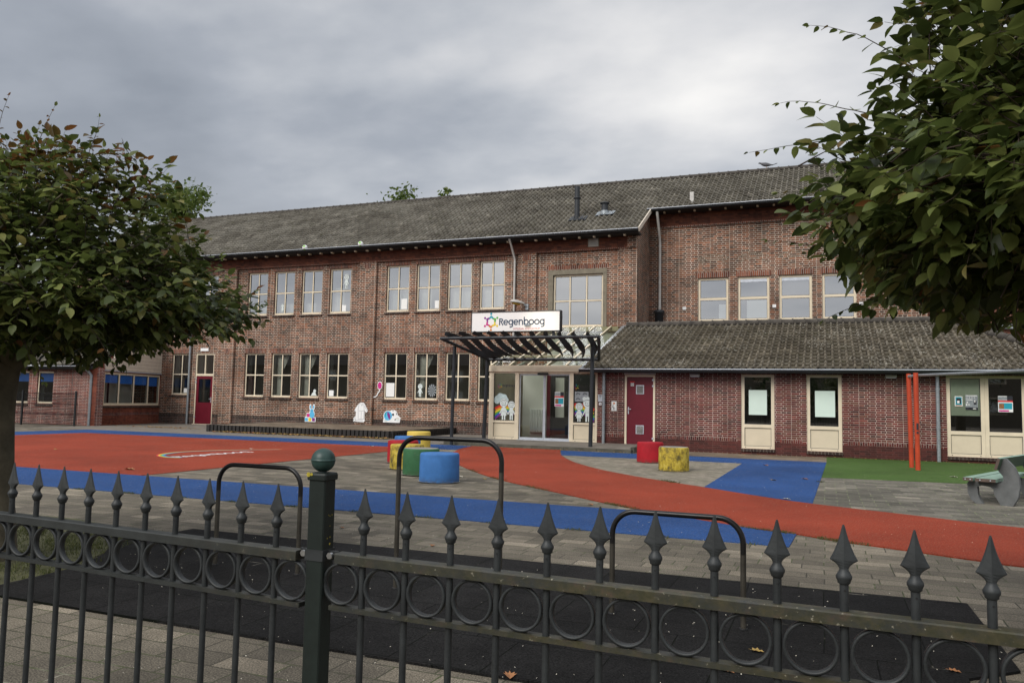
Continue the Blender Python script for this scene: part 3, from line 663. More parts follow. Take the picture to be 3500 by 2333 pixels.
# ---------- main school block (tall two-storey part and the set back gym)
YM=27.5; YG=29.57; XC=-6.194
SLOPE=.5641; ca_,sa_=math.cos(math.atan(SLOPE)),math.sin(math.atan(SLOPE))
school=empty('school_building',(-15,YM,0),'long two-storey brown brick school with grey tiled roof and cream framed windows','school building')
WM=Wall(0,YM)
uA=[-23.542+1.419*i for i in range(4)]; uB=[-16.539+1.383*i for i in range(4)]; ww=1.057
upx=[-28.14,-26.26]+uA+uB
up_h=[(x,x+(1.04 if i<2 else ww),4.809,6.696) for i,x in enumerate(upx)]
low_h=[(x,x+ww,1.279,3.16) for x in uA+uB]
left_h=(-27.68,-26.60,1.30,3.16); door_h=(-26.296,-25.235,.03,3.16); big_h=(-9.38,-7.46,4.06,6.02)
holes=up_h+low_h+[left_h,door_h,big_h]
WM.wall('brick_wall',school,-36,XC-.004,0,7.25,holes,M['brick'])
WM.room('interior',school,-35.8,-11.0,.02,7.2,[h for h in holes if h is not big_h],5.5,floors=(3.95,))
WM.room('interior',school,-10.9,XC-.15,3.0,7.2,[big_h],5.0)
# plinth of darker brick and a soldier course above it
mb=MB()
for a,b in((-36,-26.30),(-25.23,-9.7)): WM.box(mb,a,b,-.012,.05,0,.33)
mb.build('plinth',M['brick_plinth'],school)
for a,b in((-36,-26.30),(-25.23,-9.7)):
    mb=MB(); WM.box(mb,a,b,-.008,.05,.331,.47); mb.build('soldier_course',M['sill_brick'],school)
# projecting frieze under the eaves, its dentil line, and pilasters
mb=MB(); WM.box(mb,-36,XC-.36,-.11,.04,6.875,7.32); mb.build('frieze',M['brick_dark'],school)
mb=MB(); WM.box(mb,-36,XC-.362,-.118,-.04,6.873,6.905); mb.build('frieze_edge',M['soldier'],school)
for a,b in((-24.81,-24.10),(-17.77,-16.97),(-10.76,-10.02),(-6.87,XC+.004)):
    mb=MB(); WM.box(mb,a,b,-.10,.02,.0 if b<-10.5 else 3.2,6.872); WM_p=mb.build('pilaster',M['brick'],school)
    if b<-9:
        mb=MB()
        for z in ((6.62,6.83),(3.16,3.37)): WM.box(mb,(a+b)/2-.17,(a+b)/2+.17,-.104,-.06,*z)
        mb.build('soldier_panel',M['soldier'],WM_p)
mb=MB(); WM.box(mb,-6.55,XC+.002,-.15,-.0,6.876,7.30); mb.build('corner_corbel',M['brick'],school)
for i,h in enumerate(up_h):
    fo=window(WM,school,*h,gl='glass',lintel=.165); zt_=h[2]+random.choice((.5,.8,.95,.95,1.1))
    mb=MB(); k=14; p0_,p1_=(h[0]+.06,h[1]-.06) if random.random()<.6 else (h[0]+.06,h[0]+.58)
    vs=[WM.T(p0_+(p1_-p0_)*q/k,.30+.025*math.sin(q*2.1),z_) for z_ in(h[2]+.03,zt_) for q in range(k+1)]
    mb.add(vs,[(q,q+1,k+2+q,k+1+q) for q in range(k)],0,True); mb.build('curtain',M['curtain'],fo)
for i,x_ in enumerate(np.arange(-27.5,-11.6,1.15)):
    mb=MB(); mb.tube([(x_,YM+2.2+.6*(i%2),6.9),(x_,YM+2.2+.6*(i%2),6.3)],.012,6); mb.lathe([(.02,.12),(.16,0),(.15,-.02)],(x_,YM+2.2+.6*(i%2),6.25),12); mb.build('ceiling_lamp',M['white'],school)
for i,h in enumerate(low_h[:-1]+[left_h]):
    fo=window(WM,school,*h,gl='glass_low',lintel=.20)
    if i in(1,2,5):   # gathered curtain drawn back to one side
        mb=MB(); k=10; vs=[]
        for z_,sp in((h[3]-.1,.62),(h[3]-.5,.45),(h[2]+1.0,.22),(h[2]+.1,.26)): vs+=[WM.T(h[0]+.10+sp*q/k,.32+.03*math.sin(q*2.4),z_) for q in range(k+1)]
        mb.add(vs,[(r_*(k+1)+q,r_*(k+1)+q+1,(r_+1)*(k+1)+q+1,(r_+1)*(k+1)+q) for r_ in range(3) for q in range(k)],0,True); mb.build('curtain',M['curtain'],fo)
    mb=MB(); a_=h[0]+random.uniform(.1,.5); WM.box(mb,a_,a_+random.uniform(.3,.6),1.2,1.6,.7,h[2]+random.uniform(.1,.55)); mb.build('cupboard',random.choice((M['cream2'],M['pvc'],M['kerb'])),fo)
window(WM,school,*low_h[-1],gl='glass_low',lintel=.20)
window(WM,school,*big_h,cols=3,rows=2,fr=.07,gl='glass',sill=False)
mb=MB(); WM.box(mb,-9.57,-7.32,-.02,.12,6.02,6.20); WM.box(mb,-9.57,-9.38,-.016,.12,3.95,6.02); WM.box(mb,-7.46,-7.32,-.016,.12,3.95,6.02); mb.build('stone_surround',M['stone'],school)
mb=MB(); WM.box(mb,-9.63,-7.26,-.006,.03,6.204,6.36); mb.build('soldier_lintel',M['soldier'],school)
mb=MB(); WM.box(mb,-9.6,-6.3,-.06,.1,3.97,4.055); mb.build('cream_ledge',M['cream'],school)
# classroom door with a transom light
a,b,c,e=door_h
mb=MB(); WM.box(mb,a,a+.06,.03,.13,c,e); WM.box(mb,b-.06,b,.03,.13,c,e); WM.box(mb,a+.06,b-.06,.03,.13,e-.06,e); WM.box(mb,a+.06,b-.06,.03,.13,2.16,2.26); WM.box(mb,(a+b)/2-.025,(a+b)/2+.025,.034,.126,2.26,e-.06); WM.box(mb,a-.02,b+.02,-.03,.1,-.0,c)
df=mb.build('door_frame',M['cream'],school)
mb=MB(); mb.quad(WM.T(a+.06,.08,2.26),WM.T(b-.06,.08,2.26),WM.T(b-.06,.08,e-.06),WM.T(a+.06,.08,e-.06)); mb.build('pane',M['glass_low'],df)
mb=MB(); WM.wall_=None
x0,x1=a+.065,b-.065
WM.box(mb,x0,x1,.05,.10,c+.01,.98); WM.box(mb,x0,x0+.13,.05,.10,.98,2.155); WM.box(mb,x1-.13,x1,.05,.10,.98,2.155); WM.box(mb,x0+.13,x1-.13,.05,.10,2.03,2.155)
dl=mb.build('door_leaf',M['door'],school)
mb=MB(); mb.quad(WM.T(x0+.13,.075,.98),WM.T(x1-.13,.075,.98),WM.T(x1-.13,.075,2.03),WM.T(x0+.13,.075,2.03)); mb.build('pane',M['glass_low'],dl)
mb=MB(); WM.box(mb,x1-.075,x1-.045,.03,.05,.98,1.22); WM.box(mb,x1-.16,x1-.05,.0,.02,1.13,1.15); WM.box(mb,x1-.065,x1-.055,.02,.05,1.13,1.15); mb.build('handle',M['lip'],dl)
mb=MB()
for z in(.3,1.85,2.0): WM.box(mb,x0-.05,x0+.02,.015,.05,z,z+.06)
mb.build('hinge',M['lip'],dl)
mb=MB(); WM.box(mb,-8.02,-7.60,-.125,-.10,6.98,7.30); mb2=mb
for i in range(8): WM.box(mb,-7.99,-7.63,-.15,-.125,7.0+i*.036,7.018+i*.036,1)
mb.build('vent_grille',[M['stone'],M['pvc']],school)
# side wall at the corner, then the gym wall
WS=Wall(XC,YM,0,1)
mb=MB(); zt=lambda y: 7.40+SLOPE*(y-26.85)
mb.add([(XC,YM,3.0),(XC,YG+.2,3.0),(XC,YG+.2,zt(YG+.2)-.12),(XC,YM,zt(YM)-.12)],[(0,1,2,3)]); mb.build('side_wall',M['brick'],school)
WG=Wall(0,YG); gx=[-4.375+1.439*i for i in range(4)]; gh=[(x,x+1.109,4.374,6.025) for x in gx]
XR=3.25
WG.wall('gym_wall',school,XC+.001,XR,2.5,8.75,gh,M['brick'])
WG.room('interior',school,XC+.2,XR-.2,2.6,8.6,gh,6.0)
mb=MB(); mb.quad((XR,YG,0),(XR,YG+8,0),(XR,YG+8,8.7),(XR,YG,8.7)); mb.build('side_wall',M['brick'],school)
mb=MB(); WG.box(mb,XC+.002,XR,-.06,.03,8.03,8.62); mb.build('frieze',M['brick_dark'],school)
mb=MB(); WG.box(mb,XC+.004,XR-.002,-.072,-.03,8.0,8.05); mb.build('frieze_edge',M['soldier'],school)
for i,h in enumerate(gh):
    fo=window(WG,school,*h,cols=1,rows=2,fr=.085,mu=.085,gl='glass',sill=False,lintel=.20,split=[h[2]+.86])
    if i<2:
        mb=MB(); WG.box(mb,h[1]-(.36 if i==0 else .80),h[1]-.085,.155,.17,h[2]+.1,h[2]+(.66 if i==0 else .78)); mb.build('reflection_board',M['whitep'],fo)  # white board behind the pane stands in for a pale reflection
    if i in(1,2):
        mb=MB(); WG.box(mb,h[0]+.09,h[1]-.09,.085,.099,h[3]-.20,h[3]-.09); mb.build('vent_strip',M['lip'],fo)
    # blind relieving arch of upright bricks
    mb=MB(); cx_=(h[0]+h[1])/2; zc_=5.82; rad=.97; k=17
    for q in range(k):
        t=R(90)+R(66)*(.5-(q+.5)/k); t=R(90)-R(33)+R(66)*(q+.5)/k
        p=Vector((cx_+math.cos(t)*rad,0,zc_+math.sin(t)*rad)); dirn=Vector((math.cos(t),0,math.sin(t))); tan=Vector((-dirn.z,0,dirn.x))
        vv=[]
        for dd in(-.006,.03):
            for s1,s2 in((-1,-1),(1,-1),(1,1),(-1,1)):
                q_=p+tan*s1*.026+dirn*s2*.085; vv.append((q_.x,YG+dd,q_.z))
        mb.add(vv,[(0,1,2,3),(0,4,5,1),(1,5,6,2),(2,6,7,3),(3,7,4,0)])
    mb.build('relieving_arch',M['brick'],school)
    mb=MB(); n_=20
    ar=[(cx_+math.cos(R(57)+R(66)*q/n_)*r_,zc_+math.sin(R(57)+R(66)*q/n_)*r_) for r_,rg in((.865,range(n_+1)),(1.075,range(n_,-1,-1))) for q in rg]
    mb.prism(ar,lambda a,d,b:(a,YG+d,b),-.0035,.02); mb.build('arch_bed',M['stone'],school)
# roof
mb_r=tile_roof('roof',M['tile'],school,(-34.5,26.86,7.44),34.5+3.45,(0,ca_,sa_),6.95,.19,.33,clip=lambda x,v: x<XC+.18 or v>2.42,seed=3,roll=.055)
mb=MB(); yr=26.86+6.95*ca_; zr=7.44+6.95*sa_
for z in(-.05,): 
    mb.quad((-34.5,26.86,7.39),(XC+.15,26.86,7.39),(XC+.15,yr,zr-.05),(-34.5,yr,zr-.05)); ya=26.86+2.4*ca_; za=7.39+2.4*sa_
    mb.quad((XC+.15,ya,za),(3.45,ya,za),(3.45,yr,zr-.05),(XC+.15,yr,zr-.05))
    mb.quad((3.45,yr,zr-.03),(3.45,yr+6.5,zr-3.7),(-34.5,yr+6.5,zr-3.7),(-34.5,yr,zr-.03))
    mb.quad((3.45,ya,za),(3.45,ya,za-.2),(3.45,yr+6.5,zr-3.9),(3.45,yr,zr))
    mb.quad((-36,33,0),(3.2,36,0),(3.2,36,8),(-36,36,8))
mb.build('roof_deck',M['soffit'],school)
mb=MB(); ridge_caps(mb,(-34.5,yr,zr+.03),(3.45,yr,zr+.03),96,.10); mb.build('ridge',M['ridge'],school)
mb=MB(); mb.bar((XC+.19,26.80,7.40),(XC+.19,ya,za+.02),.035,.16); mb.build('verge_board',M['boards'],school)
mb=MB(); mb.box(-34.5,XC+.14,26.86,27.44,7.30,7.385); mb.build('soffit',M['soffit'],school)
mb=MB(); mb.box(XC+.16,3.4,28.95,29.51,8.52,8.60); mb.build('soffit',M['soffit'],school)
gutter('gutter',school,(-34.5,26.78,7.43),(XC+.17,26.78,7.43)); gutter('gutter',school,(XC+.05,28.84,8.60),(3.4,28.84,8.60))
x=-25.0
proto=None
rafters=[(x_,27.0,7.245) for x_ in np.arange(-24.48,-6.5,.56)]+[(x_,29.08,8.47) for x_ in np.arange(-5.55,3.2,.56)]
for (x_,y_,z_) in rafters:
    mb=MB(); v=[(-.035,-.04,.0),(.035,-.04,.0),(.035,.10,-.0),(-.035,.10,-.0),(-.035,-.04,.055),(.035,-.04,.055),(.035,.10,.055),(-.035,.10,.055)]
    if proto is None:
        mb.add([tuple(Vector(p)+Vector((x_,y_,z_))) for p in v],[(0,3,2,1),(4,5,6,7),(0,1,5,4),(1,2,6,5),(2,3,7,6),(3,0,4,7)]); proto=mb.build('rafter_end',M['cream'],school); p0=Vector((x_,y_,z_))
    else:
        o=proto.copy(); COL.objects.link(o); o.parent=school; o.location=Vector((x_,y_,z_))-p0
downpipe('downpipe',school,[(-10.90,26.80,7.34),(-10.90,26.95,7.2),(-10.90,27.38,6.72),(-10.90,27.41,6.6),(-10.90,27.41,.0)],.042,'pvc',(6.55,5.0,3.6,2.2))
downpipe('downpipe',school,[(-26.56,26.80,7.34),(-26.56,27.38,6.8),(-26.56,27.41,6.6),(-26.56,27.41,.0)],.05,'zinc',(5.0,3.2,1.6))
downpipe('downpipe',school,[(-5.78,28.88,8.5),(-5.78,28.98,8.3),(-5.78,29.42,7.55),(-5.78,29.47,7.4),(-5.78,29.47,4.3)],.05,'pvc',(7.3,5.9,4.95))
mb=MB(); mb.lathe([(.13,0),(.15,.02),(.17,.50),(.20,.52),(.20,.62),(.14,.64)],(-5.78,29.36,4.2),18); mb.build('hopper',M['gutter'],school)
# flues and vents through the roof
def roof_pt(x,y): return 7.44+SLOPE*(y-26.86)
def flue(name,x,y,top,r,label):
    z=roof_pt(x,y); o=empty(name,(x,y,z),label,'flue')
    mb=MB(); mb.tube([(x,y,z-.1),(x,y,top)],r,16); mb.build('pipe',M['gutter'],o)
    mb=MB(); mb.lathe([(r*1.02,0),(r*1.45,.01),(r*1.45,.05),(r*1.02,.07)],(x,y,z+(top-z)*(.62 if top-z>.9 else .93)),16); mb.build('collar',M['gutter'],o)
    mb=MB(); mb.tube([(x,y,z-.02),(x,y,z+.13)],r*1.25,16)
    for i in range(9): # crumpled lead flashing
        a=i/8; px=x-.30+.60*a; mb.quad((px,y-.32,roof_pt(x,y-.32)+.05+random.uniform(0,.05)),(px+.12,y-.30,roof_pt(x,y-.30)+.06+random.uniform(0,.05)),(px+.10,y+.16,roof_pt(x,y+.16)+.07),(px-.02,y+.16,roof_pt(x,y+.16)+.07))
    mb.build('flashing',M['gutter'] if x<-8 else M['zinc'],o)
flue('roof_flue',-8.75,28.35,9.56,.10,'tall dark flue pipe standing on the grey tiled roof')
flue('roof_vent',-7.77,28.75,8.93,.125,'short stubby dark vent pipe on the tiled roof beside the tall flue')
mb=MB(); mb.box(-4.66,-4.52,29.45,29.57,roof_pt(0,29.5)-.05,9.30); tag(mb.build('roof_stub',M['pvc'],origin=(-4.6,29.5,8.9)),'small pale stub pipe poking out of the tiles above the gym gutter','pipe')

# ---------- low red brick annex with hipped roof
YA=22.2
annex=empty('annex_building',(0,YA,0),'low red brick annex with dark concrete tiled hip roof and dark red door','annex building')
WA=Wall(0,YA)
ah=[(-2.12,-1.261,.151,2.148),(-.451,.408,.151,2.148),(2.809,5.36,.151,2.148)]; adoor=(-5.344,-4.471,.15,2.12)
AX0,AX1=-6.16,6.3
WA.wall('brick_wall',annex,AX0,AX1,0,2.27,ah+[adoor],M['brick2'],.32,.08)
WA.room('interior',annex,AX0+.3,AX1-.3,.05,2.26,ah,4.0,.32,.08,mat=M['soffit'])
mb=MB(); mb.quad((AX1,YA,0),(AX1,YA+9.5,0),(AX1,YA+9.5,2.27),(AX1,YA,2.27)); mb.build('side_wall',M['brick2'],annex)
mb=MB(); mb.quad((AX0,YA+4.7,0),(AX0,YA,0),(AX0,YA,2.3),(AX0,YA+4.7,3.86)); mb.build('side_wall',M['brick2'],annex)
mb=MB()
def runs(z0,z1,d0,d1,mbx,extra=.0):
    segs=[(AX0,-5.346),(-4.469,-2.125),(-1.256,-.456),(.413,2.80),(5.365,AX1)]
    for a,b in segs: WA.box(mbx,a,b,d0,d1,z0,z1)
runs(.02,.33,-.006,.03,mb); 
for a,b,_,_ in ah: WA.box(mb,a-.005,b+.005,-.006,.03,0.0,.055)
mb.build('base_course',M['brick2b'],annex)
for a,b in((AX0+.22,-5.40),(-4.40,-2.25),(-1.13,-.56),(.53,2.68)):
    mb=MB(); WA.box(mb,a,b,-.004,.03,.335,.435); mb.build('soldier_course',M['brick2s'],annex)
def panel_window(W,parent,h,zmid,name='window'):
    a,b,c,e=h; fr=.085; d=.03; mb=MB(); bx=W.box
    bx(mb,a,a+fr,d,d+.07,c,e); bx(mb,b-fr,b,d,d+.07,c,e); bx(mb,a+fr,b-fr,d,d+.07,e-.07,e); bx(mb,a+fr,b-fr,d,d+.07,c,c+.07); bx(mb,a+fr,b-fr,d,d+.07,zmid-.045,zmid+.045)
    g=.009
    for (p,q) in ((c+.07,zmid-.045),(zmid+.045,e-.07)):
        bx(mb,a+fr,a+fr+g,d+.012,d+.05,p,q,1); bx(mb,b-fr-g,b-fr,d+.012,d+.05,p,q,1); bx(mb,a+fr+g,b-fr-g,d+.012,d+.05,p,p+g,1); bx(mb,a+fr+g,b-fr-g,d+.012,d+.05,q-g,q,1)
    for t in(.13,.87): bx(mb,a+(b-a)*t-.012,a+(b-a)*t+.012,d-.003,d,c+.025,c+.04,1)
    fo=mb.build(name,[M['cream'],M['ink']],parent)
    mb=MB(); mb.quad(W.T(a+fr,d+.04,zmid+.03),W.T(b-fr,d+.04,zmid+.03),W.T(b-fr,d+.04,e-.05),W.T(a+fr,d+.04,e-.05)); mb.build('pane',M['glass_low'],fo)
    mb=MB(); bx(mb,a+fr,b-fr,d+.03,d+.06,c+.05,zmid-.02); mb.build('panel',M['cream2'],fo)
    return fo
def brick_sill(W,parent,a,b,c):
    mb=MB(); W.box(mb,a-.01,b+.01,-.05,.05,c-.075,c-.004); return mb.build('sill',M['sill_brick'],parent)
for h in ah[:2]: brick_sill(WA,panel_window(WA,annex,h,.76),h[0],h[1],h[2])
a,b,c,e=ah[2]; fo=None
for q,(p,s_) in enumerate(((a,a+.832),(a+.832,a+1.70),(a+1.70,b))):
    fo=panel_window(WA,annex,(p+.0015,s_-.0015,c,e),.735)
    brick_sill(WA,fo,p+.012,s_-.012,c)
    if q!=1:
        mb=MB(); WA.box(mb,p+.095,s_-.095,.085,.09,1.16,e-.08); mb.build('roller_blind',M['blind'],fo)
# service door
a,b,c,e=adoor
mb=MB(); WA.box(mb,a,a+.055,-.01,.08,.11,e); WA.box(mb,b-.055,b,-.01,.08,.11,e); WA.box(mb,a+.055,b-.055,-.01,.08,e-.055,e); WA.box(mb,a-.02,b+.02,-.02,.06,e+.004,e+.06,1); WA.box(mb,a+.055,b-.055,-.0,.08,.10,.145,1)
mb.build('door_frame',[M['cream'],M['pvc']],annex)
mb=MB(); WA.box(mb,a+.058,b-.058,.012,.06,.15,.875); WA.box(mb,a+.058,b-.058,.012,.06,.879,e-.058); dl=mb.build('door_leaf',M['door'],annex)
for z0,z1 in((1.57,1.83),(.44,.69)):
    mb=MB(); WA.box(mb,-5.02,-4.79,.0,.012,z0,z1)
    for i in range(6):
        zz=z0+.03+i*(z1-z0-.05)/6; mb.add([WA.T(-4.995,-.004,zz+.018),WA.T(-4.815,-.004,zz+.018),WA.T(-4.815,-.022,zz),WA.T(-4.995,-.022,zz)],[(0,1,2,3),(3,2,1,0)],1)
        WA.box(mb,-4.995,-4.815,-.002,.0,zz+.019,zz+.027,2)
    mb.build('louvre',[M['lip'],M['pvc'],M['ink']],dl)
mb=MB(); WA.box(mb,-5.25,-5.222,-.005,.012,1.0,1.2); WA.box(mb,-5.245,-5.15,-.05,-.035,1.13,1.15); WA.box(mb,-5.245,-5.228,-.04,-.005,1.13,1.15); mb.build('handle',M['lip'],dl)
mb=MB()
for z in(.30,1.78,1.95): WA.box(mb,b-.085,b-.03,-.02,.012,z,z+.05); 
mb.build('hinge',M['lip'],dl)
# annex roof
am=.333; ac,as_=math.cos(math.atan(am)),math.sin(math.atan(am)); EY,EZ=21.87,2.275; RY=27.0; sl_=(RY-EY)/ac; RZ=EZ+am*(RY-EY)
hx=lambda y: 6.05+(3.35-6.05)*(y-EY)/(RY-EY)
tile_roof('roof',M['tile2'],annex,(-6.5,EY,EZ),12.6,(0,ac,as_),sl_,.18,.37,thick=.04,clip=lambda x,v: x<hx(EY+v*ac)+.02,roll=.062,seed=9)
mb=MB(); mb.add([(-6.5,EY,EZ-.03),(6.05,EY,EZ-.03),(3.35,RY,RZ-.03),(-6.5,RY,RZ-.03)],[(0,1,2,3)]); mb.add([(6.05,EY,EZ-.02),(6.6,RY+4,EZ),(3.35,RY,RZ-.02)],[(0,1,2)]); mb.add([(-6.5,RY,RZ-.03),(3.35,RY,RZ-.03),(6.6,RY+4,EZ),(-6.5,RY+2.4,EZ+.9)],[(0,1,2,3)])
mb.build('roof_deck',M['soffit'],annex)
mb=MB(); ridge_caps(mb,(-6.45,RY,RZ+.05),(3.4,RY,RZ+.05),27,.115); mb.build('ridge',M['ridge'],annex)
mb=MB(); ridge_caps(mb,(6.1,EY,EZ+.06),(3.37,RY,RZ+.07),17,.115); mb.build('hip_ridge',M['ridge'],annex)
mb=MB(); mb.add([(-6.62,EY-.06,EZ-.02),(-6.44,EY-.06,EZ+.03),(-6.44,RY,RZ+.09),(-6.62,RY,RZ+.04),(-6.62,EY-.06,EZ-.14),(-6.62,RY,RZ-.08)],[(0,1,2,3),(0,3,5,4)]); mb.build('verge_flashing',M['zinc'],annex)
gutter('gutter',annex,(-6.6,21.80,2.265),(6.2,21.80,2.265),.07)
mb=MB(); mb.box(-6.2,6.15,21.88,22.19,2.20,2.26); mb.box(-6.2,6.15,21.865,21.885,2.16,2.3); mb.build('soffit',M['gutter'],annex)
downpipe('downpipe',annex,[(-5.945,22.12,2.2),(-5.945,22.12,.12)],.043,'zinc',(1.75,.75)); downpipe('downpipe',annex,[(2.61,22.12,2.2),(2.61,22.12,0)],.045,'zinc',(1.8,.85))

# ---------- rear building seen past the gym
rear=empty('rear_building',(8,31,0),'plain reddish brick building with grey roof edging behind the annex','building')
mb=MB(); mb.box(3.6,16,31.0,40,0,4.08); mb.box(3.6,16,33.2,40,4.2,6.4); mb.build('brick_wall',M['brick4'],rear)
mb=MB(); mb.box(3.5,16,30.9,31.1,4.09,4.24); mb.box(3.6,16,31.1,33.2,4.085,4.12); mb.build('coping',M['zinc'],rear)
o=MB()
for i in range(900):
    x=3.7+abs(random.gauss(0,.85)); z=4.28-abs(random.gauss(0,.30)); y=30.86-random.uniform(0,.08); s_=random.uniform(.04,.075); a=random.uniform(0,6.28); t=random.uniform(-.04,.04)
    o.add([(x-s_,y,z),(x,y-t,z-s_*.6),(x+s_,y,z),(x,y-.03,z+s_*.6)],[(0,1,2,3)])
tag(o.build('creeper',M['leaf'],origin=(4.4,30.9,4.1)),'green creeper trailing over the grey roof edge behind the annex','creeper')

# ---------- left wing with blue blinds
wing=empty('side_wing',(-30,23,0),'low brick side wing with cream boarded gable and blue blinds','building wing')
WL=Wall(0,23.0); wl=[(-32.0,-30.87,.826,2.15),(-30.37,-29.44,.826,2.15)]
WL.wall('brick_wall',wing,-38,-27.0,0,2.32,wl,M['brick3'],.34,.09)
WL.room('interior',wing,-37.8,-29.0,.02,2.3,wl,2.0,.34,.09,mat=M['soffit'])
for h in wl:
    fo=window(WL,wing,*h,cols=1,rows=1,gl='glass_low',d=.05)
    mb=MB(); WL.box(mb,h[0]+.07,h[1]-.07,.09,.095,h[3]-.42,h[3]-.065); mb.build('blue_blind',M['bluecloth'],fo)
mb=MB(); WL.box(mb,-38,-27.0,-.006,.03,.36,.47); mb.build('soldier_course',M['brick2s'],wing)
mb=MB(); mb.box(-38,-27.15,22.72,22.99,2.24,2.33); mb.build('soffit',M['gutter'],wing); gutter('gutter',wing,(-38,22.64,2.36),(-26.9,22.64,2.36),.07)
downpipe('downpipe',wing,[(-27.30,22.66,2.3),(-27.25,22.85,2.1),(-27.22,22.92,2.0),(-27.22,22.92,0)],.05,'zinc',(1.75,.9))
WB=Wall(-27.0,23.0,-1.3,4.5)
bh=(.49,5.38,.80,2.16)
WB.wall('bay_wall',wing,0,4.70,0,2.32,[(.49,4.66,.80,2.16)],M['brick3r'],.3,.06)
mb=MB(); WB.box(mb,.1,4.6,-.006,.03,.40,.50); mb.build('soldier_course',M['brick2s'],wing)
bo=window(WB,wing,.49,4.66,.80,2.16,fr=.08,mu=.10,vsplit=[1.55,2.62,3.72],rows=1,gl='glass_bay',d=.03)
mb=MB()
for (p,q,zb) in((.58,1.49,1.73),(1.61,2.56,1.71),(2.68,3.66,1.69),(3.78,4.5,1.66)): WB.box(mb,p,q,.075,.08,zb,2.06)
mb.build('blue_blind',M['bluecloth'],bo)
mb=MB(); mb.add([WB.T(.35,1.3,.5),WB.T(4.6,1.3,.5),WB.T(4.6,1.3,2.3),WB.T(.35,1.3,2.3)],[(0,1,2,3)]); mb.build('interior',M['wall_in'],wing)
mb=MB(); WB.box(mb,.40,4.70,-.03,.05,2.20,2.25); mb.build('window_head',M['lip'],wing)
mb=MB(); z=2.26; gz=lambda u: 2.45+.42*u
while z<4.3:
    u0=max(.50,(z+.16-2.45)/.42+.0); 
    if u0<4.6: WB.box(mb,u0,4.70,-.02,.04,z,z+.152)
    z+=.16
mb.build('gable_boards',M['boards'],wing)
mb=MB(); mb.add([WB.T(0,.045,2.25),WB.T(4.7,.045,2.25),WB.T(4.7,.045,4.4),WB.T(0,.045,2.40)],[(0,1,2,3)]); mb.build('gable_back',M['brick3r'],wing)
tile_roof('roof',M['tile'],wing,(-38,22.66,2.40),11.0,(0,.92,.386),5.2,.2,.36,seed=21,clip=lambda x,v:x<-26.95-.27*v)
# ---------- mesh fence by the wing
mf=empty('mesh_fence',(-29,22,0),'black wire mesh fence with dark posts in front of the side wing','mesh fence')
mb=MB(); z=.06; P0,P1=(-31.5,21.35),(-26.95,22.15)
def fx(t): return (P0[0]+(P1[0]-P0[0])*t,P0[1]+(P1[1]-P0[1])*t)
for z in np.arange(.05,1.29,.2): mb.bar((*P0,z),(*P1,z),.014,.014); 
for i in range(93):
    x,y=fx(i/92); mb.bar((x,y,.03),(x,y,1.29),.009,.009,up=(0,1,0))
mb.build('wire_panel',M['wire'],mf)
for t in(.0,.46,.985):
    x,y=fx(t); mb=MB(); mb.box(x-.04,x+.04,y-.045,y-.005,0,1.36); mb.build('fence_post',M['wire'],mf)
# ---------- glazed entrance porch
YE=22.24
porch=empty('entrance_porch',(-7.9,YE,.145),'cream framed glass entrance porch with sliding doors and sloping glass roof','entrance porch')
WE=Wall(0,YE); bx=WE.box; EX0,EX1=-9.61,-6.17
mb=MB(); c=.145
for a,b in((EX0,-9.46),(-8.755,-8.63),(-7.02,-6.90),(-6.235,EX1)): bx(mb,a,b,0,.12,c,2.2)
bx(mb,EX0-.02,EX1+.02,-.05,.16,2.2,2.34); bx(mb,-8.63,-7.02,.002,.10,2.135,2.2)
for a,b in((-9.46,-8.755),(-6.90,-6.235)):
    bx(mb,a,b,.004,.1,c,.215); bx(mb,a,b,.004,.1,.645,.71); bx(mb,a,b,.004,.1,2.15,2.2)
    g=.009
    for p,q in((.215,.645),(.71,2.15)):
        bx(mb,a,a+g,.03,.06,p,q,1); bx(mb,b-g,b,.03,.06,p,q,1); bx(mb,a+g,b-g,.03,.06,p,p+g,1); bx(mb,a+g,b-g,.03,.06,q-g,q,1)
    for t in(.1,.9): bx(mb,a+(b-a)*t-.012,a+(b-a)*t+.012,-.004,.006,.165,.182,1)
pf=mb.build('porch_frame',[M['cream'],M['ink']],porch)
for a,b in((-9.46,-8.755),(-6.90,-6.235)):
    mb=MB(); bx(mb,a+.01,b-.01,.04,.06,.2,.66); mb.build('panel',M['cream2'],pf)
    mb=MB(); mb.quad(WE.T(a,.05,.70),WE.T(b,.05,.70),WE.T(b,.05,2.16),WE.T(a,.05,2.16)); mb.build('pane',M['glass_door'],pf)
for a,b in((-8.63,-7.825),(-7.825,-7.02)):
    mb=MB(); d=.05; t=.035; a0,b0=a+.003,b-.003
    bx(mb,a0,a0+t,d,d+.04,.16,2.13); bx(mb,b0-t,b0,d,d+.04,.16,2.13); bx(mb,a0+t,b0-t,d,d+.04,.16,.225); bx(mb,a0+t,b0-t,d,d+.04,2.09,2.13)
    dl=mb.build('sliding_door',M['lip'],porch)
    mb=MB(); mb.quad(WE.T(a0+t,d+.02,.22),WE.T(b0-t,d+.02,.22),WE.T(b0-t,d+.02,2.09),WE.T(a0+t,d+.02,2.09)); mb.build('pane',M['glass_door'],dl)
mb=MB(); bx(mb,-8.02,-7.70,-.05,.0,2.105,2.165); mb.build('door_sensor',M['black'],porch)
mb=MB(); bx(mb,-8.66,-6.99,-.05,.1,.10,.158); mb.build('threshold',M['lip'],porch)
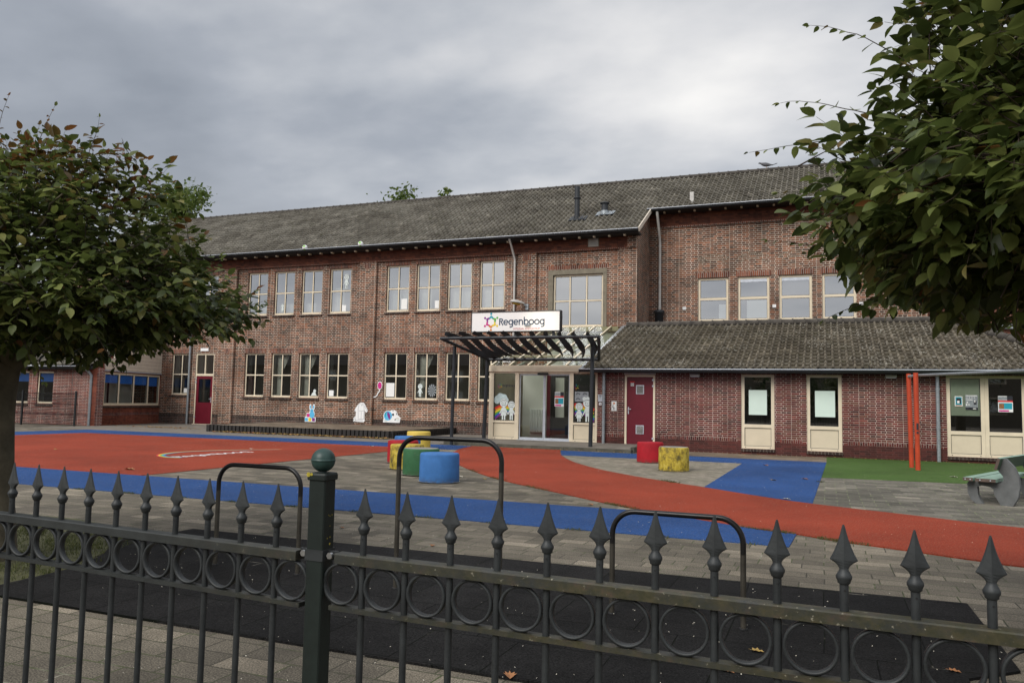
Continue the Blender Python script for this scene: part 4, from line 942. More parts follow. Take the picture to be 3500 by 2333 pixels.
# left cheek and lobby inside
mb=MB()
mb.quad((EX0,YE+.12,.1),(EX0,YM-.02,.1),(EX0,YM-.02,2.3),(EX0,YE+.12,2.3),2)
mb.quad((EX0+.02,YE+.13,.12),(EX1-.02,YE+.13,.12),(EX1-.02,YM-.05,.12),(EX0+.02,YM-.05,.12),1)
mb.quad((EX0+.02,YM-.06,.12),(EX1-.02,YM-.06,.12),(EX1-.02,YM-.06,2.32),(EX0+.02,YM-.06,2.32),3)
mb.quad((EX1-.02,YE+.13,.12),(EX1-.02,YE+.13,2.32),(EX1-.02,YM-.05,2.32),(EX1-.02,YM-.05,.12),3)
mb.quad((EX0+.05,YM-.03,2.36),(EX1-.02,YM-.03,2.36),(EX1-.02,YM-.03,4.0),(EX0+.05,YM-.03,4.0),0)
mb.box(-9.25,-8.42,24.2,24.3,.13,2.32,0)
mb.box(-8.415,-8.30,24.22,24.3,.13,2.32,4); mb.box(-8.25,-7.95,24.6,24.7,.8,2.1,0); mb.box(-8.60,-8.42,24.1,24.19,.13,2.3,4) if False else None
mb.box(-7.15,-6.75,24.0,24.5,.13,.85,5)
mb.build('lobby',[M['wall_in'],M['floor_red'],M['cream'],M['soffit'],M['door'],simple('brown cabinet',(.10,.075,.04),.7)],porch)
o=empty('radiator',(-8.72,24.1,.3),'white panel radiator on the lobby wall behind the sliding door','radiator')
mb=MB()
for i in range(9): mb.box(-8.95+i*.055,-8.95+i*.055+.042,24.09,24.17,.32,1.05)
mb.box(-8.97,-8.44,24.12,24.16,.30,.34); mb.box(-8.97,-8.44,24.12,24.16,1.02,1.06); mb.build('fins',M['white'],o)
# glass roof
gs=(4.02-2.35)/(YM-.03-YE); gz=lambda y: 2.35+gs*(y-YE)
mb=MB(); nb=5
for i in range(nb+1):
    x=EX0+.06+(EX1-.42-EX0)*i/nb; mb.bar((x,YE+.0,gz(YE)+.02),(x,YM-.05,gz(YM-.05)+.02),.055,.09)
for y in(YE+1.15,): 
    xs=[EX0+.06+(EX1-.42-EX0)*i/nb for i in range(nb+1)]
    for p,q in zip(xs,xs[1:]): mb.bar((p+.03,y,gz(y)+.02),(q-.03,y,gz(y)+.02),.05,.06)
mb.bar((EX0,YE-.02,gz(YE)+.01),(EX1-.05,YE-.02,gz(YE)+.01),.06,.05)
rf=mb.build('roof_bars',M['cream'],porch)
mb=MB(); mb.quad((EX0+.04,YE,gz(YE)+.05),(EX1-.1,YE,gz(YE)+.05),(EX1-.1,YM-.05,gz(YM-.05)+.05),(EX0+.04,YM-.05,gz(YM-.05)+.05)); mb.build('roof_glass',M['glass_roof'],rf)
mb=MB(); mb.box(EX0-.02,EX1,YM-.12,YM-.04,3.88,3.965); mb.build('top_rail',M['cream'],porch)
# white lobby trusses under the glass
mb=MB()
for x in(-9.0,-8.1,-7.2): 
    mb.bar((x,YE+.8,2.40),(x+.5,YM-1.2,3.35),.07,.07); mb.bar((x+.5,YM-1.2,2.40),(x+.5,YM-1.2,3.4),.08,.08)
mb.build('roof_truss',M['white'],porch)

# ---------- pergola with twisted fins
perg=empty('pergola',(-8,21,0),'dark steel entrance pergola with a row of twisted sheet fins','pergola')
fL,fR,bL,bR=Vector((-10.13,19.9,3.035)),Vector((-5.49,19.9,3.035)),Vector((-9.52,21.93,2.55)),Vector((-6.05,21.93,2.545))
fR=Vector((-5.5,19.9,3.035))
for nme,a,b in(('front_beam',fL,fR),('rear_beam',bL,bR),('side_beam',fL,bL),('side_beam',fR,bR)):
    mb=MB(); mb.tube([a,b],.047,12); mb.build(nme,M['steel'],perg)
mb=MB(); mb.tube([(-10.05,20.58,0),(-10.02,20.58,2.86)],.052,14); mb.lathe([(.10,0),(.10,.012),(.05,.012)],(-10.05,20.58,0),14); mb.build('post',M['steel'],perg)
mb=MB(); mb.tube([(-9.63,21.95,.13),(-9.56,21.95,2.54)],.06,14); mb.build('post',M['steel'],perg)
mb=MB(); mb.tube([(-5.99,20.93,0),(-5.955,20.93,2.86)],.056,14); mb.lathe([(.10,0),(.10,.012),(.05,.012)],(-5.99,20.93,0),14); mb.build('post',M['steel'],perg)
mb=MB()
for k in range(2):
    p0=Vector((-5.955,20.93,2.35+.0*k)); p3=fR.lerp(bR,.12 if k==0 else .88); pts=[]
    for i in range(9):
        t=i/8; pts.append(p0*(1-t)**2+Vector((-5.95,p3.y*.35+20.93*.65,p3.z-.03))*2*t*(1-t)+p3*t*t)
    mb.tube(pts,.016,8)
mb.build('bracket',M['steel'],perg)
for i in range(11):
    t=(i+.55)/11.2; a=fL.lerp(fR,t); b=bL.lerp(bR,min(1,t*1.02)); d=(b-a); a2=a-d*.07+Vector((0,0,.065)); b2=b+d*.02+Vector((0,0,.03))
    mb=MB(); n=34; wdt=.17; vs=[]; ph=random.uniform(-.25,.25); tw=R(60)+R(300)*1.0
    side0=d.normalized().cross(Vector((0,0,1))).normalized(); up0=side0.cross(d.normalized())
    for k in range(n+1):
        s_=k/n; p=a2.lerp(b2,s_)+Vector((0,0,.05*math.sin(s_*math.pi*2+ph)+.045*(1-s_)*0+.03))+side0*.06*math.sin(s_*math.pi*2.4+i*.35)
        an=R(80)-R(38)*math.sin(s_*math.pi*2.2+i*.22+ph)-R(150)*s_*(.35+.065*i)
        e=side0*math.cos(an)+up0*math.sin(an); wv=wdt*(.62+.38*math.sin(math.pi*min(1,s_*1.06)))
        vs+=[tuple(p-e*wv/2),tuple(p+e*wv/2)]
    fs=[(2*k,2*k+1,2*k+3,2*k+2) for k in range(n)]
    nn_=len(vs); th=Vector((0,0,.008)); vs2=[tuple(Vector(v)+th) for v in vs]
    mb.add(vs,[q[::-1] for q in fs],0,True); mb.add(vs2,fs,0,True)
    for q in(0,1): mb.add([vs[q::2][k] for k in range(n+1)]+[vs2[q::2][k] for k in range(n+1)],[(k,k+1,n+2+k,n+1+k) for k in range(n)],0,True)
    mb.build('fin',M['steel2'],perg)

# ---------- text and flat print helpers
def text_faces(mb,body,size,T,depth,m=0,bold=.0,spacing=1.0,width=None):
    cu=bpy.data.curves.new('lettering','FONT'); cu.body=body; cu.size=size; cu.offset=bold; cu.space_character=spacing; cu.resolution_u=3; cu.fill_mode='BOTH'
    ob=bpy.data.objects.new('lettering',cu); COL.objects.link(ob); dg=bpy.context.evaluated_depsgraph_get(); dg.update()
    me=bpy.data.meshes.new_from_object(ob.evaluated_get(dg)); bpy.data.objects.remove(ob); bpy.data.curves.remove(cu)
    xs=[v.co.x for v in me.vertices]; k=1.0 if not width else width/(max(xs)-min(xs)); x0=min(xs)
    mb.add([T((v.co.x-x0)*k,depth,v.co.y) for v in me.vertices],[tuple(p.vertices) for p in me.polygons],m); bpy.data.meshes.remove(me)
LAY=[0]
def lay(d):
    LAY[0]+=1; return d-.00009*(LAY[0]%12)   # prints that overlap lie on separate layers
def disc(mb,T,cx,cz,r,d,m=0,n=20,sx=1,sz=1,d1=None):
    d=lay(d)
    pts=[(cx+math.cos(2*math.pi*i/n)*r*sx,cz+math.sin(2*math.pi*i/n)*r*sz) for i in range(n)]
    if d1 is None: mb.add([T(a,d,b) for a,b in pts],[tuple(range(n))],m)
    else: mb.prism(pts,T,d1,d,m)
def flat(mb,T,pts,d,m=0):
    d=lay(d); mb.add([T(a,d,b) for a,b in pts],[tuple(range(len(pts)))],m)
def stroke(mb,T,pts,w,d,m=0):
    P=[Vector((a,b)) for a,b in pts]; d=lay(d); closed=(P[0]-P[-1]).length<1e-5
    if closed: P=P[:-1]
    n=len(P); vs=[]
    for i in range(n):
        a=P[i-1] if (i or closed) else P[i]; c=P[(i+1)%n] if (i<n-1 or closed) else P[i]
        t1=(P[i]-a); t2=(c-P[i]); t1=t1.normalized() if t1.length>1e-9 else t2.normalized(); t2=t2.normalized() if t2.length>1e-9 else t1
        t=(t1+t2); t=t.normalized() if t.length>1e-6 else t1; k=1/max(.5,t.dot(t1)); q=Vector((-t.y,t.x))*w/2*k
        vs+=[T(*(lambda p:(p.x,d,p.y))(P[i]+q)),T(*(lambda p:(p.x,d,p.y))(P[i]-q))]
    seg=range(n if closed else n-1)
    mb.add(vs,[(2*i,2*i+1,2*((i+1)%n)+1,2*((i+1)%n)) for i in seg],m)
def arc(cx,cz,rx,rz,a0,a1,k=18): return [(cx+math.cos(R(a0+(a1-a0)*i/k))*rx,cz+math.sin(R(a0+(a1-a0)*i/k))*rz) for i in range(k+1)]
def regenboog(mb,T,x,z,xh,width,d,m=0,sw=.19):
    # humanist sans lettering built from strokes, x-height = 1
    h=sw/2; GL=[]
    R_=([[(.12,0),(.12,1.24)],[(.12,1.24-h),(.36,1.24-h)]+arc(.36,.93,.27,.31-h,90,-90,12)+[(.12,.62+h)],[(.40,.60),(.70,-.02)]],.76)
    e_=([arc(.42,.5,.34,.5-h,2,318,24),[(.10,.5),(.76,.5)]],.86); o_=([arc(.45,.5,.36,.5-h,0,360,28)],.92)
    g_=([arc(.40,.5,.31,.5-h,0,360,26),[(.71,1.0),(.71,-.05)]+arc(.42,-.08,.29,.24,0,-78,10)+[(.22,-.33)]],.86)
    n_=([[(.12,0),(.12,1.0)],[(.12,.62)]+arc(.41,.58,.27,.42-h,165,0,12)+[(.68,0)]],.84); b_=([[(.12,0),(.12,1.42)],arc(.45,.5,.31,.5-h,0,360,26)],.86)
    cur=0; out=[]
    for st,ad in(R_,e_,g_,e_,n_,b_,o_,o_,g_):
        out+=[[(cur+a,b) for a,b in s_] for s_ in st]; cur+=ad
    k=width/cur
    for s_ in out: stroke(mb,T,[(x+a*k,z+b*xh) for a,b in s_],sw*xh,d,m)

# ---------- sign above the pergola
YS=20.12
sign=empty('entrance_sign',(-7.9,YS,3.2),'long white sign box lettered Regenboog above the entrance pergola','sign')
sx0,sx1,sz0,sz1=-9.27,-6.66,3.235,3.765
TS=lambda a,d,b:(a,YS+d,b)
mb=MB(); mb.box(sx0,sx1,YS,YS+.17,sz0,sz1,0); 
for z0,z1 in((sz0-.02,sz0),(sz1,sz1+.02)): mb.box(sx0-.02,sx1+.02,YS-.015,YS+.18,z0,z1,0)
for a,b in((sx0-.02,sx0),(sx1,sx1+.02)): mb.box(a,b,YS-.015,YS+.18,sz0,sz1,0)
mb.build('sign_box',M['steel'],sign)
mb=MB(); mb.quad((sx0,YS-.004,sz0),(sx1,YS-.004,sz0),(sx1,YS-.004,sz1),(sx0,YS-.004,sz1)); 
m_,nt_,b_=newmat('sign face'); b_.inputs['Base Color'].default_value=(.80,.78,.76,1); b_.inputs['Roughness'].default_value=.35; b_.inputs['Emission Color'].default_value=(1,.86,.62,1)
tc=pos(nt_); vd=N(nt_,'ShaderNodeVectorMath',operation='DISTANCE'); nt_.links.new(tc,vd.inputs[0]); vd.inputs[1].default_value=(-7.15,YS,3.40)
mr=N(nt_,'ShaderNodeMapRange',interpolation_type='SMOOTHSTEP'); mr.inputs[1].default_value=0; mr.inputs[2].default_value=.85; mr.inputs[3].default_value=.30; mr.inputs[4].default_value=0.0; nt_.links.new(vd.outputs['Value'],mr.inputs[0]); nt_.links.new(mr.outputs[0],b_.inputs['Emission Strength'])  # warm reflected light at the right of the face, put in as emission
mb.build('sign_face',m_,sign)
mb=MB(); regenboog(mb,TS,-8.44,3.40,.155,1.36,-.008,0,.20); mb.build('lettering',M['navy'],sign)
mb=MB(); text_faces(mb,'INTEGRAAL KINDCENTRUM',.085,lambda a,d,b:(-8.0+a,YS+d,3.265+b),-.008,0,bold=0,width=.78); mb.build('small_lettering',simple('red lettering',(.55,.12,.13),.5),sign)
# emblem: six figures joined in a ring
lc=(-8.68,3.50); cols=['te','gr','ye','og','mg','pu']
for i in range(6):
    t=R(90-60*i); t2=R(90-60*(i+1)); mb=MB()
    disc(mb,TS,lc[0]+math.cos(t)*.215,lc[1]+math.sin(t)*.225,.031,-.008)
    P=[(lc[0]+math.cos(t+o_)*r_,lc[1]+math.sin(t+o_)*r_*1.04) for o_,r_ in((R(40),.090),(R(22),.135),(0,.178),(R(-20),.148),(R(-46),.135),(R(-34),.088),(0,.112),(R(16),.092))]
    flat(mb,TS,P[::-1],-.008); mb.build('emblem_figure',M[cols[i]],sign)
for x in(-9.02,-7.95,-6.85):
    mb=MB(); mb.box(x-.035,x+.035,YS+.03,YS+.09,3.0,sz0-.02); mb.build('support_leg',M['steel'],sign)
mb=MB(); mb.box(-7.66,-7.50,YS-.05,YS-.018,3.365,3.42); mb.build('plaque',M['zinc'],sign)

# ---------- wall lamps, boxes and small signs
def wall_lamp(x,y,z,label,dirx=-1):
    o=empty('wall_lamp',(x,y,z),label,'wall lamp','street lamp heads on the school wall')
    mb=MB(); mb.box(x-.06,x+.06,y-.05,y-.002,z-.12,z+.10); mb.bar((x,y-.04,z),(x+dirx*.10,y-.18,z+.10),.06,.06); mb.build('bracket',M['zinc'],o)
    mb=MB(); pr=[(.0,.09),(.10,.15),(.28,.19),(.46,.15),(.55,.06)]
    # streamlined hood: lofted half ellipses along its axis
    ax=Vector((dirx*.75,-.66,.12)).normalized(); sd=ax.cross(Vector((0,0,1))).normalized(); up=sd.cross(ax); base=Vector((x+dirx*.08,y-.15,z+.08)); n=10; vs=[]
    for t,r_ in pr:
        for k in range(n):
            a=math.pi*2*k/n; h=(math.sin(a)*.62 if math.sin(a)>0 else math.sin(a)*.12); vs.append(tuple(base+ax*t+sd*math.cos(a)*r_*.75+up*h*r_))
    fs=[(i*n+k,i*n+(k+1)%n,(i+1)*n+(k+1)%n,(i+1)*n+k) for i in range(len(pr)-1) for k in range(n)]
    mb.add(vs,fs,0,True); mb.add(vs[:n],[tuple(range(n))]); mb.add(vs[-n:],[tuple(range(n))]); mb.build('hood',M['pvc'],o)
    mb=MB(); vs=[]
    for k in range(14):
        a=math.pi*2*k/14
        for q in(0,1): pass
        vs.append(tuple(base+ax*(.30+math.cos(a)*.18)+sd*math.sin(a)*.095-up*.028))
    vs2=[tuple(Vector(v)*1.0-up*.055*1.0+ (base+ax*.30-Vector(v))*.35) for v in vs]
    mb.add(vs+vs2,[(k,(k+1)%14,14+(k+1)%14,14+k) for k in range(14)]+[tuple(range(14,28))],0,True); mb.build('lens',M['lens'],o)
wall_lamp(-24.38,YM-.103,4.72,'grey street lamp head with yellow lens on the brick pilaster near the left tree')
wall_lamp(-10.36,YM-.103,4.85,'pale street lamp head on the brick pilaster above the Regenboog sign')
def thing_box(name,x0,x1,y0,y1,z0,z1,mat,label,cat,group=None,extra=None):
    mb=MB(); mb.box(x0,x1,y0,y1,z0,z1,0); mats=[M[mat]]
    if extra:
        for i,(e,mt) in enumerate(extra): mb.box(*e,i+1); mats.append(M[mt])
    return tag(mb.build(name,mats,origin=((x0+x1)/2,y1,(z0+z1)/2)),label,cat,group)
thing_box('emergency_light',-26.0,-25.56,YM-.05,YM-.002,3.27,3.40,'whitep','white emergency light box above the dark red classroom door','light box')
for i,(x,y) in enumerate(((-4.87,YG),(-1.66,YG),(1.20,YG))):
    lab=('small white alarm box on the gym wall beside the pale downpipe','small white alarm box between the second and third gym windows','small white alarm box on the gym wall behind the right tree')[i]
    thing_box('alarm_box',x-.06,x+.06,y-.045,y-.002,4.85,4.96,'whitep',lab,'alarm box','small white boxes on the gym wall',[((x-.03,x-.01,y-.05,y-.045,4.9,4.92),'ink'),((x+.012,x+.02,y-.05,y-.045,4.9,4.92),'ink')])
for i,x in enumerate((-3.35,1.57)):
    thing_box('bulkhead_light',x-.13,x+.13,YA-.10,YA-.003,2.085,2.15,'pvc',('flat cream bulkhead light under the annex gutter right of the service door','flat cream bulkhead light under the annex gutter beside the orange poles')[i],'light','bulkhead lights under the annex gutter',[((x-.11,x+.11,YA-.09,YA-.015,2.07,2.085),'lip')])
thing_box('intercom',-6.125,-6.0,YA-.04,YA-.003,1.34,1.54,'lip','silver intercom panel between the porch and the zinc downpipe','intercom',None,[((-6.085,-6.04,YA-.045,YA-.04,1.44,1.485),'zinc'),((-6.10,-6.025,YA-.043,YA-.04,1.50,1.52),'ink')])
thing_box('key_switch',-6.10,-6.025,YA-.03,YA-.003,1.235,1.31,'whitep','small white key switch just below the intercom','switch',None,[((-6.075,-6.05,YA-.034,YA-.03,1.26,1.285),'ink')])
TA=lambda a,d,b:(a,YA+d,b)
def poster(name,T,x0,x1,z0,z1,d,label,cat,blocks,group=None,back='paper'):
    mb=MB(); mb.prism([(x0,z0),(x1,z0),(x1,z1),(x0,z1)],T,d,d+.004,0); mats=[M[back]]; idx={}
    w_,h_=x1-x0,z1-z0
    for (a,b,c,e,mt) in blocks:
        if mt not in idx: idx[mt]=len(mats); mats.append(M[mt])
        flat(mb,T,[(x0+a*w_,z0+c*h_),(x0+b*w_,z0+c*h_),(x0+b*w_,z0+e*h_),(x0+a*w_,z0+e*h_)],d-.0012,idx[mt])
    return tag(mb.build(name,mats,origin=T((x0+x1)/2,d,z0)),label,cat,group)
mb=MB(); mb.prism([(-5.735,1.075),(-5.575,1.075),(-5.575,1.36),(-5.735,1.36)],TA,-.012,-.002,0); flat(mb,TA,[(-5.725,1.085),(-5.585,1.085),(-5.585,1.35),(-5.725,1.35)],-.0135,1)
flat(mb,TA,[(-5.655,1.265),(-5.615,1.295),(-5.655,1.325),(-5.695,1.295)],-.015,2)
stroke(mb,TA,[(-5.68,1.24),(-5.70,1.19),(-5.66,1.15),(-5.69,1.12),(-5.62,1.12)],.014,-.015,3); stroke(mb,TA,[(-5.69,1.20),(-5.64,1.17),(-5.62,1.14)],.010,-.015,3); disc(mb,TA,-5.685,1.253,.012,-.015,3)
tag(mb.build('warning_sign',[M['pvc'],M['paper'],M['og'],M['ink']],origin=(-5.65,YA,1.2)),'small white warning sign with yellow diamond and falling figure','sign')
TD=lambda a,d,b:(a,YA+.012+d,b)
mb=MB(); mb.prism([(-5.20,1.90),(-5.06,1.90),(-5.06,1.935),(-5.20,1.935)],TD,-.004,0,0); mb.prism([(-5.175,1.80),(-5.085,1.80),(-5.085,1.89),(-5.175,1.89)],TD,-.004,0,1); 
for i in range(16):
    a0,a1=2*math.pi*i/16,2*math.pi*(i+1)/16; stroke(mb,TD,[(-5.13+.033*math.cos(a0),1.845+.033*math.sin(a0)),(-5.13+.033*math.cos(a1),1.845+.033*math.sin(a1))],.008,-.006,2)
stroke(mb,TD,[(-5.153,1.868),(-5.107,1.822)],.008,-.006,2); stroke(mb,TD,[(-5.15,1.845),(-5.11,1.845)],.007,-.006,2)
tag(mb.build('door_sticker',[M['rd'],M['paper'],M['ink']],origin=(-5.13,YA,1.85)),'red strip and no smoking sticker on the dark red service door','sticker')
# posters and papers in windows
GLASS_A=.064
POST=[(0,.62,.74,.95,'zinc'),(.62,1,.72,1,'ink'),(0,1,.62,.72,'rd'),(.05,.95,.18,.56,'te'),(.06,.40,.2,.52,'rust'),(.05,.72,.03,.13,'mg')]
poster('event_poster',lambda a,d,b:(a,YE+.066+d,b),-7.50,-7.215,1.17,1.60,-.004,'event poster with red and teal blocks on the right sliding door','poster',POST,'event posters')
poster('event_poster',TA,3.93,4.24,1.27,1.66,.058,'event poster with red and teal blocks in the wide annex window','poster',POST,'event posters')
poster('framed_poster',TA,3.0,3.17,1.39,1.64,.058,'small white edged poster with teal print on the left of the wide annex window','poster',[(.1,.9,.12,.92,'te'),(.22,.8,.25,.8,'ink'),(.3,.6,.3,.55,'paper'),(.1,.9,.05,.12,'og')])
poster('grey_poster',TA,3.23,3.50,1.31,1.67,.058,'grey poster with pale speckled print in the wide annex window','poster',[(0,1,0,.17,'ink'),(.04,.96,.93,.99,'paper'),(.1,.18,.8,.85,'paper'),(.3,.38,.8,.85,'paper'),(.5,.58,.8,.85,'paper'),(.7,.8,.8,.85,'paper'),(.06,.6,.66,.7,'paper'),(.66,.9,.35,.6,'ink'),(.72,.8,.5,.66,'paper'),(.1,.2,.45,.55,'paper'),(.05,.15,.28,.4,'paper'),(.25,.33,.3,.4,'paper'),(.3,.5,.05,.1,'paper'),(.6,.85,.05,.1,'paper')],back='zinc')
poster('window_paper',TA,-1.925,-1.455,1.06,1.73,.058,'pale green paper sheet in the first tall annex window','paper',[],'pale papers in the annex windows','paper2')
poster('window_paper',TA,-.245,.245,1.045,1.73,.058,'pale green paper sheet in the second tall annex window','paper',[],'pale papers in the annex windows','paper2')
TG=lambda a,d,b:(a,YE+.05+d,b)
poster('notice_board',TG,-6.87,-6.45,1.33,1.62,-.008,'grey notice with four arched line drawings in the right porch window','notice',[],back='zinc')
nb_=MB()
for cx_,cz_ in((-6.77,1.535),(-6.56,1.535),(-6.77,1.385),(-6.56,1.385)):
    for r_ in(.05,.07):
        stroke(nb_,TG,[(cx_+math.cos(t)*r_,cz_-.02+math.sin(t)*r_*.9) for t in np.linspace(.25,math.pi-.25,8)],.012,-.0105)
nb_.build('drawing',M['ink'],bpy.data.objects['notice_board'])
# lettering on the porch glass
def small_logo(x,z,label,mat):
    o=empty('window_lettering',(x,YE,z),label,'lettering')
    mb=MB(); regenboog(mb,TG,x+.11,z+.005,.062,.44,-.006,0,.19); mb.build('letters',M[mat],o)
    for i in range(6):
        t=R(90-60*i); mb=MB(); cx_,cz_=x+.03,z+.035; P=[(cx_+math.cos(t+o_)*r_,cz_+math.sin(t+o_)*r_) for o_,r_ in((R(34),.032),(0,.056),(R(-34),.035),(0,.036))]
        flat(mb,TG,P[::-1],-.006); disc(mb,TG,cx_+math.cos(t)*.07,cz_+math.sin(t)*.07,.011,-.006,0,10); mb.build('emblem_figure',M[cols[i]],o)
small_logo(-9.30,1.73,'dark Regenboog lettering on the left porch window','ink')
small_logo(-6.86,1.72,'faint Regenboog lettering on the right porch window','soffit')
# line drawn children on the glass
def kid(mb,T,x,z,h,d,dress=False,hat=False,scoot=False):
    hr=h*.20; hc=z+h-hr
    def body(col,d,grow):
        disc(mb,T,x,hc,hr+grow,d,col,22)
        if dress: flat(mb,T,[(x-h*.05-grow,hc-hr*.8),(x-h*.15-grow,z+h*.20-grow),(x+h*.15+grow,z+h*.20-grow),(x+h*.05+grow,hc-hr*.8)],d,col)
        else: flat(mb,T,[(x-h*.10-grow,hc-hr*.8),(x-h*.09-grow,z+h*.24),(x+h*.09+grow,z+h*.24),(x+h*.10+grow,hc-hr*.8)],d,col)
        for s_ in(-1,1):
            stroke(mb,T,[(x+s_*h*.055,z+h*.26),(x+s_*h*.055,z+.01)],h*.062+grow*2,d,col)
            stroke(mb,T,[(x+s_*h*.07,hc-hr*1.15),(x+s_*h*.15,z+h*.38),(x+s_*h*.19,z+h*.30)],h*.055+grow*2,d,col)
    body(1,d,.006); body(0,d-.0015,0)
    # face and outlines
    dd=d-.003
    for s_ in(-1,1): disc(mb,T,x+s_*hr*.42,hc+hr*.02,hr*.10,dd,1,10)
    disc(mb,T,x,hc-hr*.12,hr*.08,dd,1,8)
    stroke(mb,T,[(x+math.cos(t)*hr*.55,hc-hr*.18+math.sin(t)*hr*.42) for t in np.linspace(math.pi+.35,2*math.pi-.35,8)],hr*.09,dd,1)
    if hat: 
        for q in(-.7,0,.7): disc(mb,T,x+q*hr,hc+hr*.85,hr*.45,d-.0005,0,14)
        stroke(mb,T,[(x-hr*.9,hc+hr*.42),(x,hc+hr*.62),(x+hr*.9,hc+hr*.42)],hr*.10,dd,1)
    else: stroke(mb,T,[(x-hr*.85,hc+hr*.2),(x-hr*.3,hc+hr*.62),(x+hr*.05,hc+hr*.45),(x+hr*.4,hc+hr*.65),(x+hr*.85,hc+hr*.2)],hr*.08,dd,1)
    stroke(mb,T,[(x-h*.07,z+h*.40),(x+h*.07,z+h*.40)],.006,dd,1); stroke(mb,T,[(x,z+.02),(x,z+h*.24)],.006,dd,1)
def rainbow(T,cx,cz,r,w_,t0,t1,d,label,zmin,xmin,xmax):
    mb=MB(); names=['rd','og','ye','gr','bl','pu']
    for i,nm in enumerate(names):
        ro,ri=r-w_*i,r-w_*(i+1); ts=np.linspace(t0,t1,40)
        for a,b in zip(ts,ts[1:]):
            q=[(cx+math.cos(a)*ri,cz+math.sin(a)*ri),(cx+math.cos(a)*ro,cz+math.sin(a)*ro),(cx+math.cos(b)*ro,cz+math.sin(b)*ro),(cx+math.cos(b)*ri,cz+math.sin(b)*ri)]
            if all(zmin<p[1] and xmin<p[0]<xmax for p in q): flat(mb,T,q[::-1],d,i)
    return tag(mb.build('rainbow_decal',[M[n_] for n_ in names],origin=T(cx,d,cz)),label,'decal','rainbow decals')
rainbow(TG,-9.0,.42,.80,.05,.02,3.0,-.004,'painted rainbow decal behind the drawn children in the left porch window',.72,-9.455,-8.76)
rainbow(TG,-6.75,.42,.86,.055,.02,2.6,-.004,'painted rainbow decal behind the drawn children in the right porch window',.72,-6.895,-6.24)
def kid_thing(T,x,z,h,d,label,origin=None,**k):
    mb=MB(); kid(mb,T,x,z,h,d,**k); return tag(mb.build('child_drawing',[M['decal'],M['ink']],origin=T(x,d,z)),label,'drawing','line drawn children on the glass')
kid_thing(TG,-9.13,.72,.66,-.012,'large white drawn child with long hair in the left porch window',dress=True)
kid_thing(TG,-8.875,.72,.58,-.016,'white drawn child on a scooter in the left porch window')
kid_thing(TG,-6.73,.73,.56,-.012,'white drawn child in a dress in the right porch window',dress=True)
kid_thing(TG,-6.47,.73,.70,-.016,'tall white drawn child with curly hair in the right porch window',hat=True)
mb=MB()
for q_,(cx_,cz_,r_) in enumerate(((-9.35,1.36,.10),(-9.25,1.42,.12),(-9.13,1.40,.11),(-9.06,1.33,.085),(-9.2,1.33,.10),(-9.36,1.30,.09))): disc(mb,TG,cx_,cz_,r_,-.006-q_*.0008,0,18)
tag(mb.build('cloud_decal',[simple('pale cloud print',(.50,.62,.62),.6)],origin=(-9.2,YE,1.3)),'pale blue cloud decal in the left porch window','decal')
def TM(d0): return lambda a,d,b:(a,YM+.105+d0+d,b)
TW=TM(-.004)
kid_thing(TW,upx[5]+.76,5.83,.64,-.003,'waving white drawn child in the fourth upper window from the left tree')
kid_thing(TW,upx[3]+.40,4.93,.36,-.003,'small white drawn child low in the upper window above the first classrooms',dress=True)
kid_thing(TW,uB[1]+.25,1.40,.52,-.003,'white drawn child in the lower window beside the dark pinwheel')
mb=MB()
for q in range(12):
    a=2*math.pi*q/12; flat(mb,TW,[(uB[1]+.78,1.66),(uB[1]+.78+.19*math.cos(a),1.66+.25*math.sin(a)),(uB[1]+.78+.19*math.cos(a+.32),1.66+.25*math.sin(a+.32))],-.003,0)
tag(mb.build('pinwheel',[M['zinc']],origin=(uB[1]+.78,YM,1.4)),'grey paper pinwheel in the lower classroom window beside the drawn child','pinwheel')
for i,(x,z,w_,h_,lab) in enumerate(((uB[0]+.66,4.92,.27,.42,'white paper in the upper window right of the tall middle pilaster'),(uB[1]+.80,4.92,.20,.30,'white paper low in the second upper window right of the middle pilaster'),(upx[5]+.58,4.90,.20,.26,'white paper under the waving drawn child'),(uB[0]+.08,1.39,.38,.55,'large white paper in the lower window beside the pink balloon'),(uA[3]+.10,1.37,.22,.24,'pale paper low in the lower window left of the drawn suit'),(-27.0,1.40,.24,.2,'small white paper in the lower window left of the classroom door'))):
    poster('window_paper',TW,x,x+w_,z,z+h_,-.003,lab,'paper',[],'papers in the classroom windows')
mb=MB(); disc(mb,TW,uA[2]+.74,1.46,.06,-.003,0,12); disc(mb,TW,uA[2]+.80,1.57,.07,-.003,0,14); flat(mb,TW,[(uA[2]+.62,1.38),(uA[2]+.90,1.38),(uA[2]+.84,1.5),(uA[2]+.7,1.5)],-.003,0)
tag(mb.build('teddy_drawing',[M['decal']],origin=(uA[2]+.74,YM,1.4)),'small pale drawn animal low in a lower classroom window','drawing')

